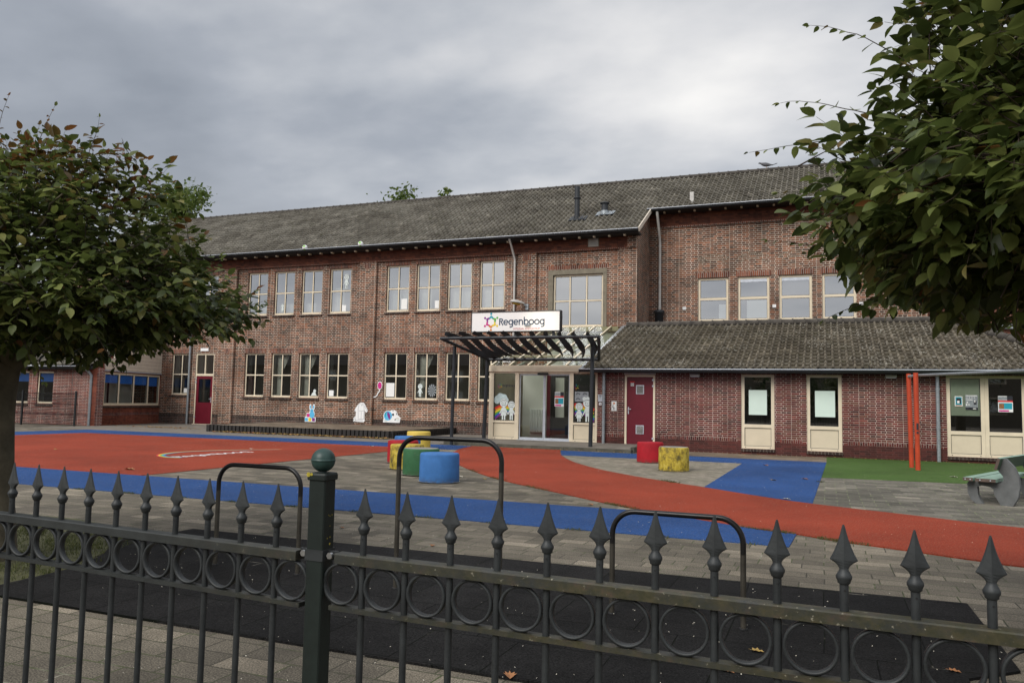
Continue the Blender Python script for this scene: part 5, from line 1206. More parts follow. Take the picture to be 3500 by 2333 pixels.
# ---------- printed wall cutouts
TWc=lambda a,d,b:(a,YM-(.115 if -17.95<a<-16.9 and b<1.2 else .012)+d,b)
def cut(name,label,build):
    mb=MB(); mats=[M['whitep']]; idx={'whitep':0}
    def mi(n_):
        if n_ not in idx: idx[n_]=len(mats); mats.append(M[n_])
        return idx[n_]
    org=build(mb,mi); return tag(mb.build(name,mats,origin=(org[0],YM,org[1])),label,'wall cutout','printed cutouts on the school wall')
def thick(mb,pts,d0=-.022,d1=.008): mb.prism(pts,TWc,d0,d1,0)
def rabbit(mb,mi):
    x=-19.95
    for cx_,cz_,r_,sz in((x+.04,.60,.145,1.2),(x+.04,.74,.105,1)): disc(mb,TWc,cx_,cz_,r_,-.022,0,20,1,sz,.006)
    for s_ in(-1,1):
        disc(mb,TWc,x+.04+s_*.085,.90,.055,-.0225,0,14,1,2.2,.006); disc(mb,TWc,x+.04+s_*.08,.90,.032,-.025,mi('cy'),14,1,2.4)
    thick(mb,[(x-.30,.28),(x+.24,.28),(x+.24,.47),(x+.05,.49),(x+.02,.65),(x-.22,.65),(x-.22,.50),(x-.30,.49)])
    disc(mb,TWc,x+.05,.58,.125,-.026,mi('cy'),20,1,1.15); disc(mb,TWc,x+.04,.74,.085,-.027,mi('cy'),20)
    for cx_,cz_,m_n in((-.215,.38,'cy'),(-.04,.38,'ye'),(.14,.38,'pu'),(-.13,.555,'mg')):
        flat(mb,TWc,[(x+cx_-.07,cz_-.07),(x+cx_+.07,cz_-.07),(x+cx_+.07,cz_+.07),(x+cx_-.07,cz_+.07)],-.028,mi(m_n))
    for s_ in(-1,1): disc(mb,TWc,x+.04+s_*.03,.75,.009,-.029,mi('ink'),8)
    disc(mb,TWc,x+.04,.715,.012,-.029,mi('ink'),8); return (x,.3)
cut('rabbit_cutout','blue rabbit on toy blocks cutout standing against the classroom wall',rabbit)
def suit(mb,mi):
    x=-17.45
    thick(mb,[(x-.17,.42),(x-.13,.84),(x-.22,.74),(x-.33,.80),(x-.17,1.03),(x-.05,1.13),(x+.10,1.13),(x+.17,1.05),(x+.31,.80),(x+.24,.72),(x+.16,.82),(x+.17,.42)])
    thick(mb,[(x-.36,.36),(x-.34,.52),(x-.25,.58),(x-.23,.80),(x-.30,.88),(x-.20,.92),(x-.12,.80),(x-.15,.45),(x+.20,.42),(x+.14,.34)],-.0225)
    L=mi('zinc')
    for p in([(x-.10,1.10),(x-.14,.86),(x-.12,.46)],[(x+.12,1.08),(x+.14,.86),(x+.13,.46)],[(x-.10,.80),(x+.13,.80)],[(x+.01,.78),(x+.01,.46)],[(x-.04,1.11),(x+.03,1.0),(x+.09,1.11)],[(x+.15,1.0),(x+.27,.80)],[(x-.12,.46),(x+.13,.46)],[(x-.28,.86),(x-.27,.45)],[(x-.30,.42),(x+.12,.40)]): stroke(mb,TWc,p,.012,-.026,L)
    disc(mb,TWc,x-.29,.42,.055,-.0255,L,14); disc(mb,TWc,x-.29,.42,.04,-.027,0,14); return (x,.35)
cut('suit_cutout','white sports suit and scooter cutout beside the middle pilaster',suit)
def balls(mb,mi):
    x=-16.08
    disc(mb,TWc,x+.05,.65,.215,-.022,0,26,1,1,.006); disc(mb,TWc,x-.17,.62,.215,-.024,0,26,1,1,.006)
    thick(mb,[(x-.40,.36),(x+.36,.36),(x+.40,.55),(x+.30,.64),(x-.36,.60)],-.0225)
    disc(mb,TWc,x-.17,.63,.185,-.028,mi('cy'),26); 
    flat(mb,TWc,[(x-.20,.80),(x-.10,.72),(x-.05,.60),(x-.09,.47),(x-.16,.55),(x-.21,.68)],-.03,mi('pu')); flat(mb,TWc,[(x-.20,.81),(x-.26,.70),(x-.27,.56),(x-.33,.62),(x-.31,.74)],-.03,mi('te'))
    k=mi('ink'); disc(mb,TWc,x+.06,.68,.055,-.026,k,5); flat(mb,TWc,[(x+.0,.85),(x+.1,.85),(x+.05,.815)],-.026,k); flat(mb,TWc,[(x+.19,.78),(x+.24,.70),(x+.2,.66)],-.026,k); flat(mb,TWc,[(x+.12,.48),(x+.2,.53),(x+.17,.45)],-.026,k)
    disc(mb,TWc,x-.27,.44,.07,-.0275,mi('decal'),16); disc(mb,TWc,x+.27,.50,.08,-.0265,mi('decal'),16); stroke(mb,TWc,[(x+.20,.53),(x+.34,.53)],.012,-.028,mi('og')); stroke(mb,TWc,[(x-.34,.47),(x-.2,.46)],.012,-.03,mi('cy')); return (x,.36)
cut('balls_cutout','beach ball and football cutout below the lower classroom windows',balls)
def balloon(mb,mi):
    x=-16.68
    disc(mb,TWc,x,1.83,.13,-.022,0,24,.85,1.28,.006); disc(mb,TWc,x,1.83,.108,-.025,mi('mg'),24,.85,1.28)
    pts=[(x,1.68),(x+.0,1.60),(x-.08,1.52),(x-.12,1.42),(x-.20,1.37),(x-.28,1.35)]; stroke(mb,TWc,pts,.042,-.022,0); stroke(mb,TWc,pts[:-1],.010,-.0235,mi('decal')); return (x,1.35)
cut('balloon_cutout','magenta balloon cutout on the brick wall between the window groups',balloon)
# balls caught in the gutter
for x,lab in((-20.05,'green and white ball stuck in the roof gutter, the left one'),(-17.35,'white ball with green patches stuck in the gutter above the middle pilaster')):
    o=empty('ball',(x,26.75,7.47),lab,'ball','balls stuck in the gutter'); 
    mb=MB(); mb.lathe([(.11*math.sin(math.pi*i/10),-.11*math.cos(math.pi*i/10)) for i in range(11)],(x,26.75,7.50),18)
    for i,p in enumerate(mb.f):
        c_=np.mean([mb.v[q] for q in p],axis=0)-np.array((x,26.75,7.5)); mb.m[i]=1 if (math.sin(c_[0]*38+1)+math.sin(c_[2]*42)>.35) else 0
    mb.build('shell',[M['whitep'],simple('lime print',(.20,.50,.03),.5)],o)
# pigeon on the ridge
o=empty('pigeon',(-2.118,yr,zr+.13),'grey pigeon perched on the roof ridge above the gym','bird')
mb=MB(); prof=[(-.20,.012,.02),(-.14,.03,.03),(-.05,.07,.07),(.03,.085,.085),(.10,.07,.075),(.15,.045,.055),(.18,.035,.04),(.215,.035,.035),(.245,.02,.02),(.262,.006,.006)]; hz_=[.075,.085,.10,.115,.13,.15,.175,.195,.195,.188]; vs=[];n=10
for (lx,ry_,rz_),hz in zip(prof,hz_):
    for k in range(n):
        a=2*math.pi*k/n; vs.append((-2.118-lx*1.25,yr+math.cos(a)*ry_,zr+.16+hz+math.sin(a)*rz_))
mb.add(vs,[(i*n+k,i*n+(k+1)%n,(i+1)*n+(k+1)%n,(i+1)*n+k) for i in range(len(prof)-1) for k in range(n)],0,True); mb.build('body',M['bird'],o)
mb=MB(); mb.add([(-1.90,yr-.03,zr+.235),(-1.90,yr+.03,zr+.235),(-1.70,yr+.045,zr+.29),(-1.70,yr-.045,zr+.29),(-1.9,yr,zr+.215)],[(0,1,2,3),(0,3,4),(1,4,2)]); mb.build('tail',M['bird'],o)
for s_ in(-.025,.025):
    mb=MB(); mb.tube([(-2.12,yr+s_,zr+.11),(-2.12,yr+s_,zr+.21)],.008,6); mb.build('leg',M['rust'],o)

# ---------- cylinder seats
def seat(x,y,r,h,mat,cap,label):
    o=empty('cylinder_seat',(x,y,0),label,'seat','round concrete play seats')
    mb=MB(); mb.lathe([(r*.985,0),(r,.03),(r*.995,h*.5),(r*.985,h-.03),(r*.965,h-.01),(r*.93,h)],(x,y,.004),40); mb.build('seat_body',M[mat],o)
    mb=MB(); mb.lathe([(r*.93,h+.004),(r*.5,h+.006),(0,h+.006)],(x,y,.0),40); mb.build('seat_top',M[cap],o)
    mb=MB(); pts=[(x+math.cos(2*math.pi*i/40)*r*(1.07+.03*math.sin(i*1.7)),y+math.sin(2*math.pi*i/40)*r*(1.07+.03*math.sin(i*1.3))) for i in range(40)]; mb.poly(pts,.0175 if y<12 or x>-6 else .0185); mb.build('mortar_ring',M['seat_cap'],o)
for s_ in((-5.66,11.19,.315,.45,'seat_blue','seat_blue','bright blue cylinder seat nearest the fence, at the front of the row'),
 (-6.46,12.07,.315,.45,'seat_green','seat_cap','green cylinder seat with pale worn top behind the bright blue one'),
 (-7.23,12.95,.315,.45,'seat_yellow','seat_yellow','mottled dirty yellow cylinder seat in the row behind the green one'),
 (-8.02,14.19,.315,.445,'seat_red','seat_red','dark pinkish red cylinder seat in the row behind the dirty yellow one'),
 (-8.9,15.95,.30,.445,'seat_blue','seat_blue','blue cylinder seat near the far end of the row of six'),
 (-10.02,18.55,.315,.445,'seat_yellow2','seat_yellow2','clean yellow cylinder seat farthest back in the row of six'),
 (-3.62,17.47,.295,.445,'seat_red','seat_red','bright red cylinder seat standing before the service door'),
 (-2.76,15.56,.295,.46,'seat_yellow','seat_cap','mottled yellow cylinder seat with pale top beside the bright red one')): seat(*s_)

# ---------- orange tumbling bar poles
bar_=empty('horizontal_bar_frame',(1.83,19,0),'tall orange twin poles carrying a grey steel bar on the green turf','bar frame')
for (x0,y0,x1,h) in((1.82,18.8,1.81,2.07),(1.77,19.55,1.74,2.08)):
    mb=MB(); mb.tube([(x0,y0,0),(x1,y0,h)],.05,16); p=mb.build('pole',M['orange'],bar_)
mb=MB(); mb.box(1.80,1.84,18.735,18.752,.86,1.0); mb.box(1.80,1.84,18.735,18.752,.78,.82); mb.build('worn_patch',M['ink'],bar_)
mb=MB(); mb.tube([(1.74,19.5,2.02),(1.9,18.85,2.02),(3.05,15.0,1.955),(3.45,13.4,1.93)],.03,10); mb.build('crossbar',M['zinc'],bar_)
mb=MB(); mb.tube([(3.45,13.4,0),(3.45,13.4,1.98)],.05,14); mb.build('pole',M['orange'],bar_)

# ---------- bench
bl=Vector((.39,.92)).normalized(); bw=Vector((bl.y,-bl.x)); BP=Vector((1.79,12.62))
def TB(w_,l_,z): p=BP+bw*w_+bl*l_; return (p.x,p.y,z)
bench=empty('park_bench',(2.1,13.4,0),'concrete park bench with green planks on the slab paving','bench')
legp=[(.06,.345),(.015,.27),(.02,.14),(.06,.05),(.12,0),(.21,0),(.17,.06),(.145,.13),(.14,.235),(.19,.255),(.30,.245),(.335,.21),(.345,.14),(.39,.06),(.42,0),(.56,0),(.625,.12),(.65,.26),(.64,.40),(.59,.53),(.50,.635),(.45,.64),(.42,.55),(.40,.47),(.455,.40),(.46,.345),(.42,.30),(.36,.29),(.36,.345)]
for l_ in(.14,1.52):
    mb=MB(); mb.prism(legp,lambda a,d,b,l_=l_:TB(a,l_+d,b),-.045,.045); mb.build('leg',M['concrete'],bench)
for (w0,w1) in((.0,.125),(.15,.40)):
    mb=MB()
    v=[TB(w0,-.05,.318),TB(w1,-.05,.318),TB(w1,1.85,.318),TB(w0,1.85,.318),TB(w0,-.05,.362),TB(w1,-.05,.362),TB(w1,1.85,.362),TB(w0,1.85,.362)]
    mb.add(v,[(0,3,2,1),(4,5,6,7),(2,3,7,6),(3,0,4,7),(1,2,6,5)],0); mb.add(v,[(0,1,5,4)],1); 
    for s_ in(.25,.75):
        p=TB(w0+(w1-w0)*s_,-.056,.34); mb.tube([p,TB(w0+(w1-w0)*s_,-.048,.34)],.009,8,2)
    mb.build('seat_plank',[M['greenwood'],M['plankend'],M['lip']],bench)
mb=MB(); A_=[(.385,.50),(.43,.655),(.465,.645),(.42,.49)]
v=[TB(a,-.06,b) for a,b in A_]+[TB(a,1.85,b) for a,b in A_]; mb.add(v,[(3,2,1,0)],1); mb.add(v,[(4,5,6,7),(0,1,5,4),(2,3,7,6),(3,0,4,7)],0); mb.add(v,[(1,2,6,5)],2); mb.build('backrest',[M['greenwood2'],M['plankend'],M['greenwood']],bench)

# ---------- somersault hoops on the black mat
def hoop(xl,xr,y,h,r,label,cr_=.14):
    o=empty('tumbling_hoop',((xl+xr)/2,y,0),label,'hoop','tumbling hoops on the black mat')
    pts=[]
    for i in range(9): t=math.pi/2*i/8; pts.append((xl+cr_-cr_*math.cos(t),y,h-r-cr_+cr_*math.sin(t)))
    for i in range(9): t=math.pi/2*(1-i/8); pts.append((xr-cr_+cr_*math.cos(t),y,h-r-cr_+cr_*math.sin(t)))
    mb=MB(); mb.tube([(xl,y,h-r-cr_-.06)]+pts+[(xr,y,h-r-cr_-.06)],r,14); mb.build('top_bar',M['hoop'],o)
    for x in(xl,xr):
        mb=MB(); mb.tube([(x,y,.012),(x,y,h-r-cr_-.055)],r,14); mb.build('leg',M['hoop2'],o)
        mb=MB(); mb.lathe([(r*1.5,0),(r*1.5,.006),(r,.008)],(x,y,.0145),14); mb.build('base_ring',M['black'],o)
hoop(-4.285,-3.535,4.78,.782,.0165,'black tumbling hoop of middle height left of the green fence post')
hoop(-2.70,-1.945,4.73,1.042,.0165,'tallest black tumbling hoop, framing the blue and green seats')
hoop(-1.215,-.445,4.76,.648,.0165,'lowest black tumbling hoop at the right of the mat')

# ---------- rainbow motif and lettering on the red court
mb=MB(); z=.0125
out=smooth([(-12.35,15.95),(-12.8,15.42),(-13.22,14.84),(-13.46,14.3),(-13.54,13.7),(-13.34,13.08),(-13.03,12.65),(-12.68,12.43),(-12.43,12.36),(-12.2,12.4)],4)
cen=Vector((-12.3,14.1)); nm=['rd','ye','gr','te','bl']
for i in range(5):
    for p,q in zip(out,out[1:]):
        def ins(pp,k): v=Vector(pp); return v+(cen-v).normalized()*(.036*k)
        a,b,c_,d_=ins(p,i),ins(p,i+1),ins(q,i+1),ins(q,i); mb.add([(a.x,a.y,z),(b.x,b.y,z),(c_.x,c_.y,z),(d_.x,d_.y,z)],[(0,1,2,3)],i)
tag(mb.build('rainbow_marking',[M[n_] for n_ in nm],origin=(-13,14,z)),'small painted rainbow arc on the red rubber court','marking')
mb=MB(); regenboog(mb,lambda a,d,b:(-12.28-b,12.55+a,.0125-d),0,0,.24,2.2,0,0,.19); tag(mb.build('court_lettering',M['whitep'],origin=(-12.4,13.6,.0125)),'white lettering painted on the red court under the rainbow','lettering')

# ---------- ornamental fence
def spear(mb,x,y,z):
    """flattened spear head with a collar; z is the tip"""
    sec=[(0,.0016,.0014),(.004,.0030,.0022),(.016,.0058,.0034),(.03,.0096,.0050),(.044,.0144,.0064),(.058,.0202,.0076),(.0695,.0262,.0084),(.0715,.0264,.0085),(.077,.0178,.0086),(.0825,.0120,.0086),(.088,.0092,.0088)]
    n=8; vs=[]
    for dz,a,b in sec:
        for k in range(n):
            t=2*math.pi*k/n; c_,s_=math.cos(t),math.sin(t)
            # lens-like diamond section with a soft centre ridge
            px=a*(c_ if k%4 in(0,2) else math.copysign(.80,c_)); py=b*(s_ if k%4 in(0,2) else math.copysign(.55,s_)); vs.append((x+px,y+py,z-dz))
    mb.add(vs,[(i*n+k,(i+1)*n+k,(i+1)*n+(k+1)%n,i*n+(k+1)%n) for i in range(len(sec)-1) for k in range(n)],0,False); mb.add(vs[:n],[tuple(range(n))])
    mb.lathe([(.0088,-.120),(.0125,-.117),(.0128,-.113),(.0155,-.108),(.0158,-.103),(.0125,-.097),(.0095,-.092),(.009,-.088)],(x,y,z),14)
def panel(name,x0,y0,dx,dy,i0,i1,tip,label,xa,xb):
    o=empty('ornamental_fence',(x0,y0,0),label,'fence','spear topped fence panels')
    yy=lambda x: y0+(x-x0)*dy/dx
    rz=tip-.173
    mb=MB(); v=[]; hw=.020
    prof=[(-hw,-.026),(hw,-.026),(hw,-.003),(hw-.003,0),(-hw+.003,0),(-hw,-.003)]
    for x in(xa,xb): v+=[(x,yy(x)+w_,rz+b_) for w_,b_ in prof]
    n=len(prof); mb.add(v,[(k,(k+1)%n,n+(k+1)%n,n+k) for k in range(n)]+[tuple(range(n))[::-1],tuple(range(n,2*n))]); mb.build('top_rail',M['rail'],o)
    lz=tip-.310
    mb=MB(); mb.bar((xa-.015,yy(xa-.015),lz-.006),(xb+.015,yy(xb+.015),lz-.006),.032,.012); mb.build('lower_rail',M['rail'],o)
    mb=MB(); mb.bar((xa,yy(xa),.10),(xb,yy(xb),.10),.032,.012); mb.build('bottom_rail',M['rail'],o)
    pb=ps=prg=None
    for i in range(i0,i1+1):
        x=x0+i*dx; y=y0+i*dy
        if pb is None:
            mb=MB(); mb.tube([(x,y,.05),(x,y,tip-.118)],.0088,12); mb.lathe([(.0012,0),(.0028,.0006),(0,.001)],(x,y,tip-.13),6) if False else None; mb.tube([(x+.001,y-.0088,tip-.131),(x+.001,y-.0094,tip-.131)],.0022,8,1); pb=mb.build('bar',[M['fence'],M['black']],o); pp=Vector((x,y,0))
            mb=MB(); spear(mb,x,y,tip); ps=mb.build('spear_head',M['fence'],pb)
        else:
            b_=pb.copy(); COL.objects.link(b_); b_.parent=o; b_.location=Vector((x,y,0))-pp; s_=ps.copy(); COL.objects.link(s_); s_.parent=b_
    # rings between the bars
    for i in range(i0,i1):
        x=x0+(i+.5)*dx; y=y0+(i+.5)*dy
        if not(xa<x<xb): continue
        if prg is None:
            mb=MB(); n=36; zc_=(rz-.026+lz)/2; rr=(rz-.026-lz)/2-.001; vs=[]
            for k in range(n):
                t=2*math.pi*k/n
                for r_,w_ in((rr,-.009),(rr,.009),(rr-.0065,.009),(rr-.0065,-.009)): vs.append((x+math.cos(t)*r_*1.0,y+w_,zc_+math.sin(t)*r_))
            mb.add(vs,[(4*k+q,4*((k+1)%n)+q,4*((k+1)%n)+(q+1)%4,4*k+(q+1)%4) for k in range(n) for q in range(4)],0,True); prg=mb.build('ring',M['fence'],o); pr0=Vector((x,y,0))
        else:
            r_=prg.copy(); COL.objects.link(r_); r_.parent=o; r_.location=Vector((x,y,0))-pr0
    # end ring toward the post
    return o
pL=panel('left',-2.4586,1.8886,.12971,-.0086,-6,8,1.0393,'grey spear topped fence panel left of the green ball post',-3.3,-1.335)
pR=panel('right',-1.1366,1.8164,.12991,-.0048,0,15,1.0424,'mossy spear topped fence panel right of the green ball post',-1.215,.92)
for src,x_,y_ in((pL,-1.356,1.812),(pR,-1.202,1.819)):
    r0=[c_ for c_ in src.children if c_.name.startswith('ring')][0]; r_=r0.copy(); COL.objects.link(r_); r_.parent=src
    cx_=sum(v.co.x for v in r0.data.vertices)/len(r0.data.vertices)+src.location.x; cy_=sum(v.co.y for v in r0.data.vertices)/len(r0.data.vertices)+src.location.y
    r_.location=(x_-cx_,y_-cy_,0)
px_,py_=-1.278,1.824
post=empty('fence_post',(px_,py_,0),'dark green square fence post topped with a ball','fence post')
mb=MB(); a=.026; pr=[(-a,-a+.003),(-a+.003,-a),(a-.003,-a),(a,-a+.003),(a,a-.003),(a-.003,a),(-a+.003,a),(-a,a-.003)]
mb.prism(pr,lambda p,d,q:(px_+p,py_+q,d),0,1.060); mb.build('shaft',M['post'],post)
mb=MB(); n=8
lev=[(1.058,.029),(1.060,.0305),(1.072,.0305),(1.077,.028),(1.0785,.022)]
vs=[(px_+p*s_/a,py_+q*s_/a,z) for z,s_ in lev for p,q in pr]; mb.add(vs,[(i*n+k,i*n+(k+1)%n,(i+1)*n+(k+1)%n,(i+1)*n+k) for i in range(len(lev)-1) for k in range(n)]+[tuple(range(n))[::-1],tuple(range((len(lev)-1)*n,len(lev)*n))]); mb.build('cap',M['post'],post)
mb=MB(); br_=.0325; zb=1.111
mb.lathe([(.014,1.076-zb),(.0105,1.080-zb),(.012,1.084-zb)]+[(br_*math.cos(t),br_*math.sin(t)) for t in np.linspace(R(-66),R(-3),12)]+[(br_+.0008,-.0012),(br_+.0008,.0008)]+[(br_*math.cos(t),br_*math.sin(t)) for t in np.linspace(R(2),R(90),16)],(px_,py_,zb),32); mb.build('ball_finial',M['ball'],post)
mb=MB(); c2_=a+.0025; mb.prism([(-c2_,-c2_),(c2_,-c2_),(c2_,c2_),(-c2_,c2_)],lambda p,d,q:(px_+p,py_+q,d),.845,.874); cb_=mb.build('clamp_band',M['fence'],post)
for s_ in(-1,1):
    mb=MB(); mb.box(px_+s_*c2_-.002+(.0 if s_>0 else -.030),px_+s_*c2_+.002+(.030 if s_>0 else 0),py_-.003,py_+.003,.848,.871); mb.tube([(px_+s_*(c2_+.014),py_-.014,.86),(px_+s_*(c2_+.014),py_+.012,.86)],.005,8,1); mb.tube([(px_+s_*(c2_+.014),py_-.019,.86),(px_+s_*(c2_+.014),py_-.010,.86)],.009,6,1); mb.build('clamp_bolt',[M['fence'],M['bolt']],post)
mb=MB()
for (u,z,r_) in((-.006,1.073,.0065),(.004,1.074,.004)): disc(mb,lambda p,d,q:(px_-.018+p,py_-.0306+d,q),u,z,r_,-.0006,0,9)
for (v_,z,r_) in((.004,1.012,.005),(.010,1.009,.0055),(.001,1.013,.003),(.006,.99,.002),(-.004,.965,.0015),(.002,.962,.0018),(.012,.964,.002),(.004,.935,.0015),(.006,.905,.002),(-.006,.903,.0022),(.006,.887,.0035)): disc(mb,lambda p,d,q:(px_+a+.0006+d,py_+p,q),v_,z,r_,0,0,7)
mb.build('lichen_spots',M['lichen'],post)

# ---------- larger fallen leaves lying singly on the surfaces
def fallen(x,y,z,s_,mat,label,rot):
    mb=MB(); n=9; L=[(0,-.5,0),(.22,-.32,.10),(.18,-.2,.05),(.40,-.02,.16),(.25,.08,.08),(.28,.3,.14),(.08,.26,.04),(0,.52,.12)]
    vs=[(0,0,.02)]+[(p,q,r_) for p,q,r_ in L]+[(-p*.95,q*.97,r_*1.3) for p,q,r_ in L[1:-1]][::-1]
    ca_,sa_=math.cos(rot),math.sin(rot); W_=[(x+(p*ca_-q*sa_)*s_,y+(p*sa_+q*ca_)*s_,z+r_*s_*.8+.002) for p,q,r_ in vs]
    mb.add(W_,[(0,i,i+1 if i+1<len(vs) else 1) for i in range(1,len(vs))]); tag(mb.build('fallen_leaf',M[mat],origin=(x,y,z)),label,'fallen leaf','single fallen leaves')
for a_ in ((-1.371,3.487,.014,.085,'rust','curled orange brown leaf at the near edge of the black mat below the fence',.4),
 (-.453,3.989,.014,.085,'rust','orange brown leaf on the black mat under the right half of the fence',1.2),
 (-.345,4.369,.014,.08,'leafgold','long pale green yellow leaf on the black mat by the lowest hoop',1.5),
 (.568,4.463,.014,.07,'rust','orange leaf near the right end of the black mat',1.3),
 (-2.772,9.722,.004,.10,'rust','brown leaf on the pavers at the edge of the red path',.9),
 (-4.462,6.719,.004,.06,'rust','small orange leaf on the pavers just right of the green post',1.4),
 (-3.227,6.283,.004,.07,'rust','small brown leaf on the pavers before the black mat',.3),
 (-1.216,18.089,.008,.16,'rust','reddish leaf on the far blue surface before the annex',.7),
 (-.854,14.532,.008,.12,'leafgold','yellow leaf in the middle of the far blue surface',2.2),
 (-.349,15.096,.008,.14,'rust','brown curled leaf near the right edge of the far blue surface',1.0),
 (-.51,11.661,.008,.12,'fleck','pale leaf where the far blue surface meets the red path',1.5),
 (-5.225,11.989,.004,.10,'leafgold','yellow green leaf on the pavers right of the bright blue seat',.5),
 (-5.712,12.072,.004,.12,'fleck','pale flat leaf on the pavers behind the bright blue seat',1.2),
 (-16.13,12.775,.008,.13,'leafgold','yellow leaf on the red court near the left tree trunk',.5),
 (-10.962,10.074,.008,.22,'rust','dark brown leaf clump on the red court near the blue band',1.7),
 (-13.024,15.588,.008,.14,'fleck','pale leaf on the red court beside the painted rainbow',.6),
 (-11.394,18.431,.008,.14,'fleck','pale leaf at the far edge of the red court by the seats',1.6),
 (2.269,17.226,.010,.16,'fleck','pale leaf on the green turf before the orange poles',1.3)): fallen(*a_)

# ---------- trees
def leaf_cloud(name,shoots,L0,mats,parent,flip=.6,redtest=None,seed=1):
    """shoots: list of polylines; leaves alternate along each shoot"""
    r=np.random.default_rng(seed); V=[];Fc=[];Mi=[]; tw=MB()
    tri=[(0,1,6),(1,2,7,6),(2,3,8,7),(3,4,9,8),(4,5,9),(0,10,1),(1,10,11,2),(2,11,12,3),(3,12,13,4),(4,13,5)]
    for pts,small,red in shoots:
        pts=[Vector(p) for p in pts]; n=len(pts)
        tw.tube(pts,[.0035*(1-.75*i/(n-1)) for i in range(n)],4,0,False)
        for i in range(1,n):
            for sd_ in((1,-1) if i==n-1 else ((1,) if i%2 else (-1,))):
                d=(pts[i]-pts[i-1]).normalized(); side=d.cross(Vector((0,0,1)))
                if side.length<.1: side=Vector((1,0,0))
                side.normalize()
                ax=(side*sd_*r.uniform(.6,1.1)+d*r.uniform(.25,.8)+Vector((r.normal(0,.22),r.normal(0,.22),r.normal(-.28,.25)))).normalized()
                if i==n-1 and sd_<0: ax=d
                nrm=(Vector((0,0,1))+Vector((r.normal(0,.38),r.normal(0,.38),0))); bi=ax.cross(nrm).normalized(); nrm=bi.cross(ax).normalized()
                L=L0*r.uniform(.55,1.18)*(1-small*i/n); wd=L*r.uniform(.27,.34); b0=pts[i]+ax*L*.10; fold=r.uniform(.12,.5); dr=r.uniform(.05,.30)*L; k=len(V)
                def P(t,s_): 
                    return tuple(b0+ax*L*t+bi*wd*s_+nrm*(abs(s_)*wd*fold-dr*t*t))
                V+= [P(0,0),P(.16,0),P(.38,0),P(.62,0),P(.84,0),P(1.02,0),P(.13,.70),P(.37,1),P(.63,.90),P(.86,.42),P(.13,-.70),P(.37,-1),P(.63,-.90),P(.86,-.42)]
                m_=1 if (red and r.random()<red) else 0
                for q in tri: Fc.append(tuple(k+z for z in q)); Mi.append(m_)
    me=bpy.data.meshes.new(name); me.from_pydata([tuple(Vector(v)-world(parent)) for v in V],[],Fc)
    for m in mats: me.materials.append(m)
    me.polygons.foreach_set('material_index',Mi); me.polygons.foreach_set('use_smooth',[True]*len(Fc)); me.update()
    o=bpy.data.objects.new(name,me); COL.objects.link(o); o.parent=parent
    tw.build('twigs',M['twig'],parent)
    return o
def crown_shoots(c,rx,ry,ru,rd,n,seed,inside=.35,redz=None,len_=(.25,.5),spikes=()):
    r=np.random.default_rng(seed); out=[]; c=Vector(c)
    while len(out)<n:
        v=Vector(r.normal(0,1,3)); v.normalize()
        k=1-abs(r.normal(0,inside))*.6
        if k<.25: continue
        lump=1+.10*math.sin(v.x*5.3+seed)+.09*math.sin(v.y*6.1+2*seed)+.07*math.sin(v.z*7+v.x*4)
        rz_=ru if v.z>0 else rd
        tp_=1-.30*max(0,v.z)**1.2; p=c+Vector((v.x*rx*tp_,v.y*ry*tp_,v.z*rz_))*k*lump
        out_=Vector((v.x,v.y,v.z*.5+.28)); out_+=Vector(r.normal(0,.45,3))
        if v.z<-.2: out_+=Vector((0,0,-.35))
        out_.normalize(); L=r.uniform(*len_); nseg=max(4,int(L/.042)); pts=[p-out_*L*.7]; d=out_.copy()
        for i in range(nseg): d=(d+Vector(r.normal(0,.10,3))+Vector((0,0,.02 if v.z>0 else -.03))).normalized(); pts.append(pts[-1]+d*L/nseg)
        red=0
        if redz and p.z>redz-.25: red=.75*min(1,max(0,(p.z-redz+.25)/.4))
        elif r.random()<.03: red=.3
        out.append((pts,.25,red))
    for (p,d,L,red) in spikes:
        d=Vector(d).normalized(); pts=[Vector(p)]; nseg=max(6,int(L/.045))
        for i in range(nseg): d=(d+Vector(r.normal(0,.07,3))).normalized(); pts.append(pts[-1]+d*L/nseg)
        out.append((pts,.75,red))
    return out
def limb(mb,a,b,r0,r1,seed,sag=.1):
    r=np.random.default_rng(seed); a=Vector(a);b=Vector(b); n=7; pts=[];rs=[]
    for i in range(n+1):
        t=i/n; p=a.lerp(b,t)+Vector((r.normal(0,.03),r.normal(0,.03),sag*math.sin(math.pi*t)))*(1 if 0<i<n else 0); pts.append(p); rs.append(r0*(1-t)+r1*t)
    mb.tube(pts,rs,9)
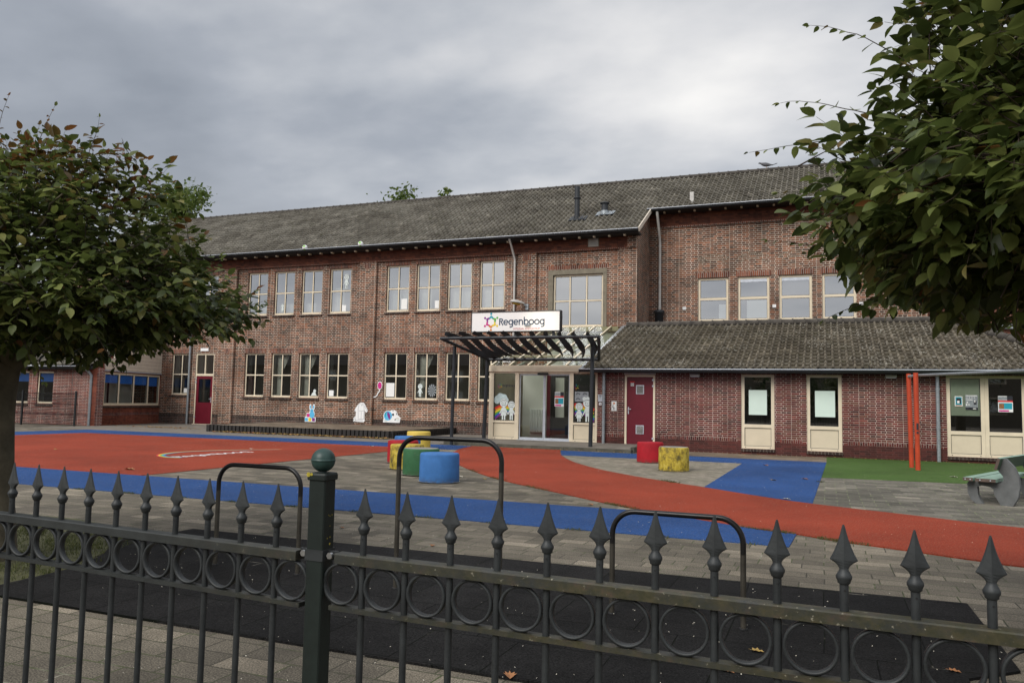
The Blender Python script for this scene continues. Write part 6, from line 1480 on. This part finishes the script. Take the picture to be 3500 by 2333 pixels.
def street_tree(name,base,fork,crown,rx,ry,ru,rd,n,label,seed,redz,spikes,trunk_r,leafL=.095,len_=(.25,.5)):
    o=empty(name,base,label,'tree','pruned umbrella trees by the fence')
    b=Vector(base); f_=Vector(fork); mb=MB(); pts=[];rs=[]
    for i in range(13):
        t=i/12; pts.append(b.lerp(f_,t)+Vector((.02*math.sin(t*5),.015*math.cos(t*4),0))); rs.append(trunk_r*(1.25-.45*min(1,t*3) + (.14*max(0,t-.75)*4)))
    mb.tube(pts,rs,20); mb.build('trunk',M['bark'],o)
    mb=MB(); c=Vector(crown)
    for i in range(9):
        a=2*math.pi*i/9+seed*.7; e=c+Vector((math.cos(a)*rx*.62,math.sin(a)*ry*.62,.05+.18*math.sin(i*2.1))); limb(mb,f_-Vector((0,0,.08)),e,trunk_r*.48,.012,seed*10+i,.22)
        for q in range(3): limb(mb,(f_+e)/2+Vector((0,0,.12)),e+Vector((math.cos(a+q-1)*.4,math.sin(a+q-1)*.4,.22*q-.1)),.022,.006,seed*99+i*3+q,.05)
    mb.build('limbs',M['bark'],o)
    sh=crown_shoots(crown,rx,ry,ru,rd,n,seed,.35,redz,len_,spikes)
    leaf_cloud('crown',sh,leafL,[M['leaf'],M['leafred']],o,seed=seed); return o
LX,LY=-5.93,4.2
spk=[((-5.95,4.0,3.02),(.05,-.03,1),.55,.95),((-6.05,4.05,2.98),(-.1,0,1),.45,.9),((-5.45,4.0,3.0),(-.12,0,1),.46,.35),((-4.95,4.0,2.86),(.1,0,1),.42,.5),((-6.2,3.7,3.0),(-.2,0,1),.5,.9),((-5.7,4.1,3.0),(.2,0,.9),.35,.8),((-4.5,4.1,2.55),(.7,-.2,.6),.35,.2),((-4.35,4.1,2.25),(.9,-.2,.25),.45,.2),((-4.2,4.15,2.05),(1,-.2,.1),.5,.1),((-4.5,3.7,1.75),(.5,-.1,-.4),.45,.1),((-4.9,3.6,1.62),(.3,-.1,-.6),.35,.1),((-5.3,3.4,1.6),(.2,-.1,-.8),.35,.2)]
street_tree('street_tree',(LX,LY,0),(LX+.02,LY,1.5),(LX+.04,LY,2.06),1.66,1.66,1.08,.44,2700,'umbrella shaped tree with reddish young shoots at the left edge',4,3.0,spk,.135,.102)
RX,RY_=1.78,4.15
spk=[((.30,4.15,2.60),(-1,0,.22),.66,.1),((.33,4.15,2.70),(-1,0,.38),.55,.15),((.42,4.1,2.92),(-.8,0,.8),.55,.1),((.28,4.15,2.05),(-1,0,.12),.55,.1),((.28,4.15,2.30),(-1,0,.05),.5,.1),((.5,4.0,3.02),(-.5,0,.9),.5,.1),((.75,4.0,2.95),(-.4,0,1),.45,.15),((1.0,3.9,3.05),(-.3,0,1),.4,.1),((.35,4.1,1.95),(-1,0,.05),.45,.1),((.38,4.0,1.85),(-1,0,-.15),.42,.1),((.9,3.6,3.05),(.1,0,1),.4,.5),((1.1,3.4,3.0),(.3,0,1),.45,.6),((.7,3.5,1.75),(-.2,0,-1),.25,.1),((.95,3.2,1.75),(.1,0,-1),.28,.1)]
street_tree('street_tree',(RX,RY_,0),(RX,RY_,1.6),(RX,RY_,2.30),1.76,1.76,1.18,.60,4000,'dark leafy tree overhanging the top right corner',11,3.2,spk,.15,.112)

def far_tree(x,y,top,rad,label,group,seed,mat,n=2600,leaf=.35,h0=.35):
    r=np.random.default_rng(seed); o=empty('tree',(x,y,0),label,'tree',group)
    mb=MB(); mb.tube([(x,y,0),(x+.1,y,top*.4),(x,y,top*.85)],[.28,.2,.05],10)
    for i in range(6): a=i*1.05; mb.tube([(x,y,top*(.35+.07*i)),(x+math.cos(a)*rad*.6,y+math.sin(a)*rad*.6,top*(.5+.07*i))],[.10,.03],6)
    mb.build('trunk',M['bark'],o)
    cl_=[(r.uniform(-1,1)*rad*.75,r.uniform(-1,1)*rad*.75,r.uniform(h0,1)) for _ in range(26)]+[(0,0,.97),(.3,0,.93),(-.4,0,.9)]
    V=[];Fc=[]
    for i in range(n):
        cx_,cy_,cz_=cl_[i%len(cl_)]; tp=1-.55*max(0,(cz_-.55)/.45); s_=rad*.33*tp; p=Vector((x+cx_*tp,y+cy_*tp,top*cz_-s_*.5))+Vector(r.normal(0,s_*.55,3)); a,b=Vector(r.normal(0,1,3)).normalized(),Vector(r.normal(0,1,3)).normalized(); L=leaf*r.uniform(.5,1.1); k=len(V)
        V+=[tuple(p-a*L*.5),tuple(p+b*L*.3),tuple(p+a*L*.5),tuple(p-b*L*.3)]; Fc.append((k,k+1,k+2,k+3))
    mb=MB(); mb.add(V,Fc); mb.build('crown',M[mat],o)
far_tree(-29.3,50,17.0,3.9,'light green treetop rising behind the middle of the roof ridge','trees behind the school roof',5,'leaffar',3000,.45,.5)
far_tree(-25.7,50,16.7,1.6,'thin light green treetop just right of another behind the ridge','trees behind the school roof',15,'leaffar',1200,.4,.6)
far_tree(-50.2,50,19.0,5.6,'broad yellow green tree behind the left end of the school','trees behind the school roof',6,'leaffar',6500,.5,.35)

# ---------- the street behind the photographer, seen mirrored in the glass
st=empty('terraced_house',(0,-30,0),'row of grey brown houses across the street mirrored in the lower windows','house')
mb=MB(); mb.box(-130,90,-38,-30,0,5.6); mb.build('plaster_wall',M['stone'],st)
mb=MB(); mb.add([(-130,-29.6,5.5),(90,-29.6,5.5),(90,-34,8.6),(-130,-34,8.6),(90,-38.4,5.5),(-130,-38.4,5.5)],[(0,3,2,1),(3,5,4,2),(0,5,3),(1,2,4)]); mb.build('roof',M['ridge'],st)
for i,x in enumerate(range(-60,56,6)):
    for z in(1.0,3.5):
        mb=MB(); mb.box(x,x+1.8,-30.03,-29.97,z,z+1.4); fo=mb.build('window',M['cream'],st); mb=MB(); mb.box(x+.1,x+1.7,-29.965,-29.95,z+.1,z+1.3); mb.build('pane',M['glass_low'],fo)
for i,(x,y,t_,rd_) in enumerate(((-16,-14,6.0,3.2),(-3,-16,6.5,3.4),(7.5,-9,12.0,3.2),(16,-16,7,3.4),(-30,-17,6.2,3.3))):
    far_tree(x,y,t_,rd_,('rounded street tree behind the photographer mirrored in the classroom glass','broad street tree behind the photographer mirrored in the porch glass','tall street tree behind the photographer mirrored in the gym windows','leafy street tree behind the photographer toward the annex side','street tree behind the photographer toward the side wing')[i],'trees across the street',40+i,'leafhedge',1800,.42,.35)
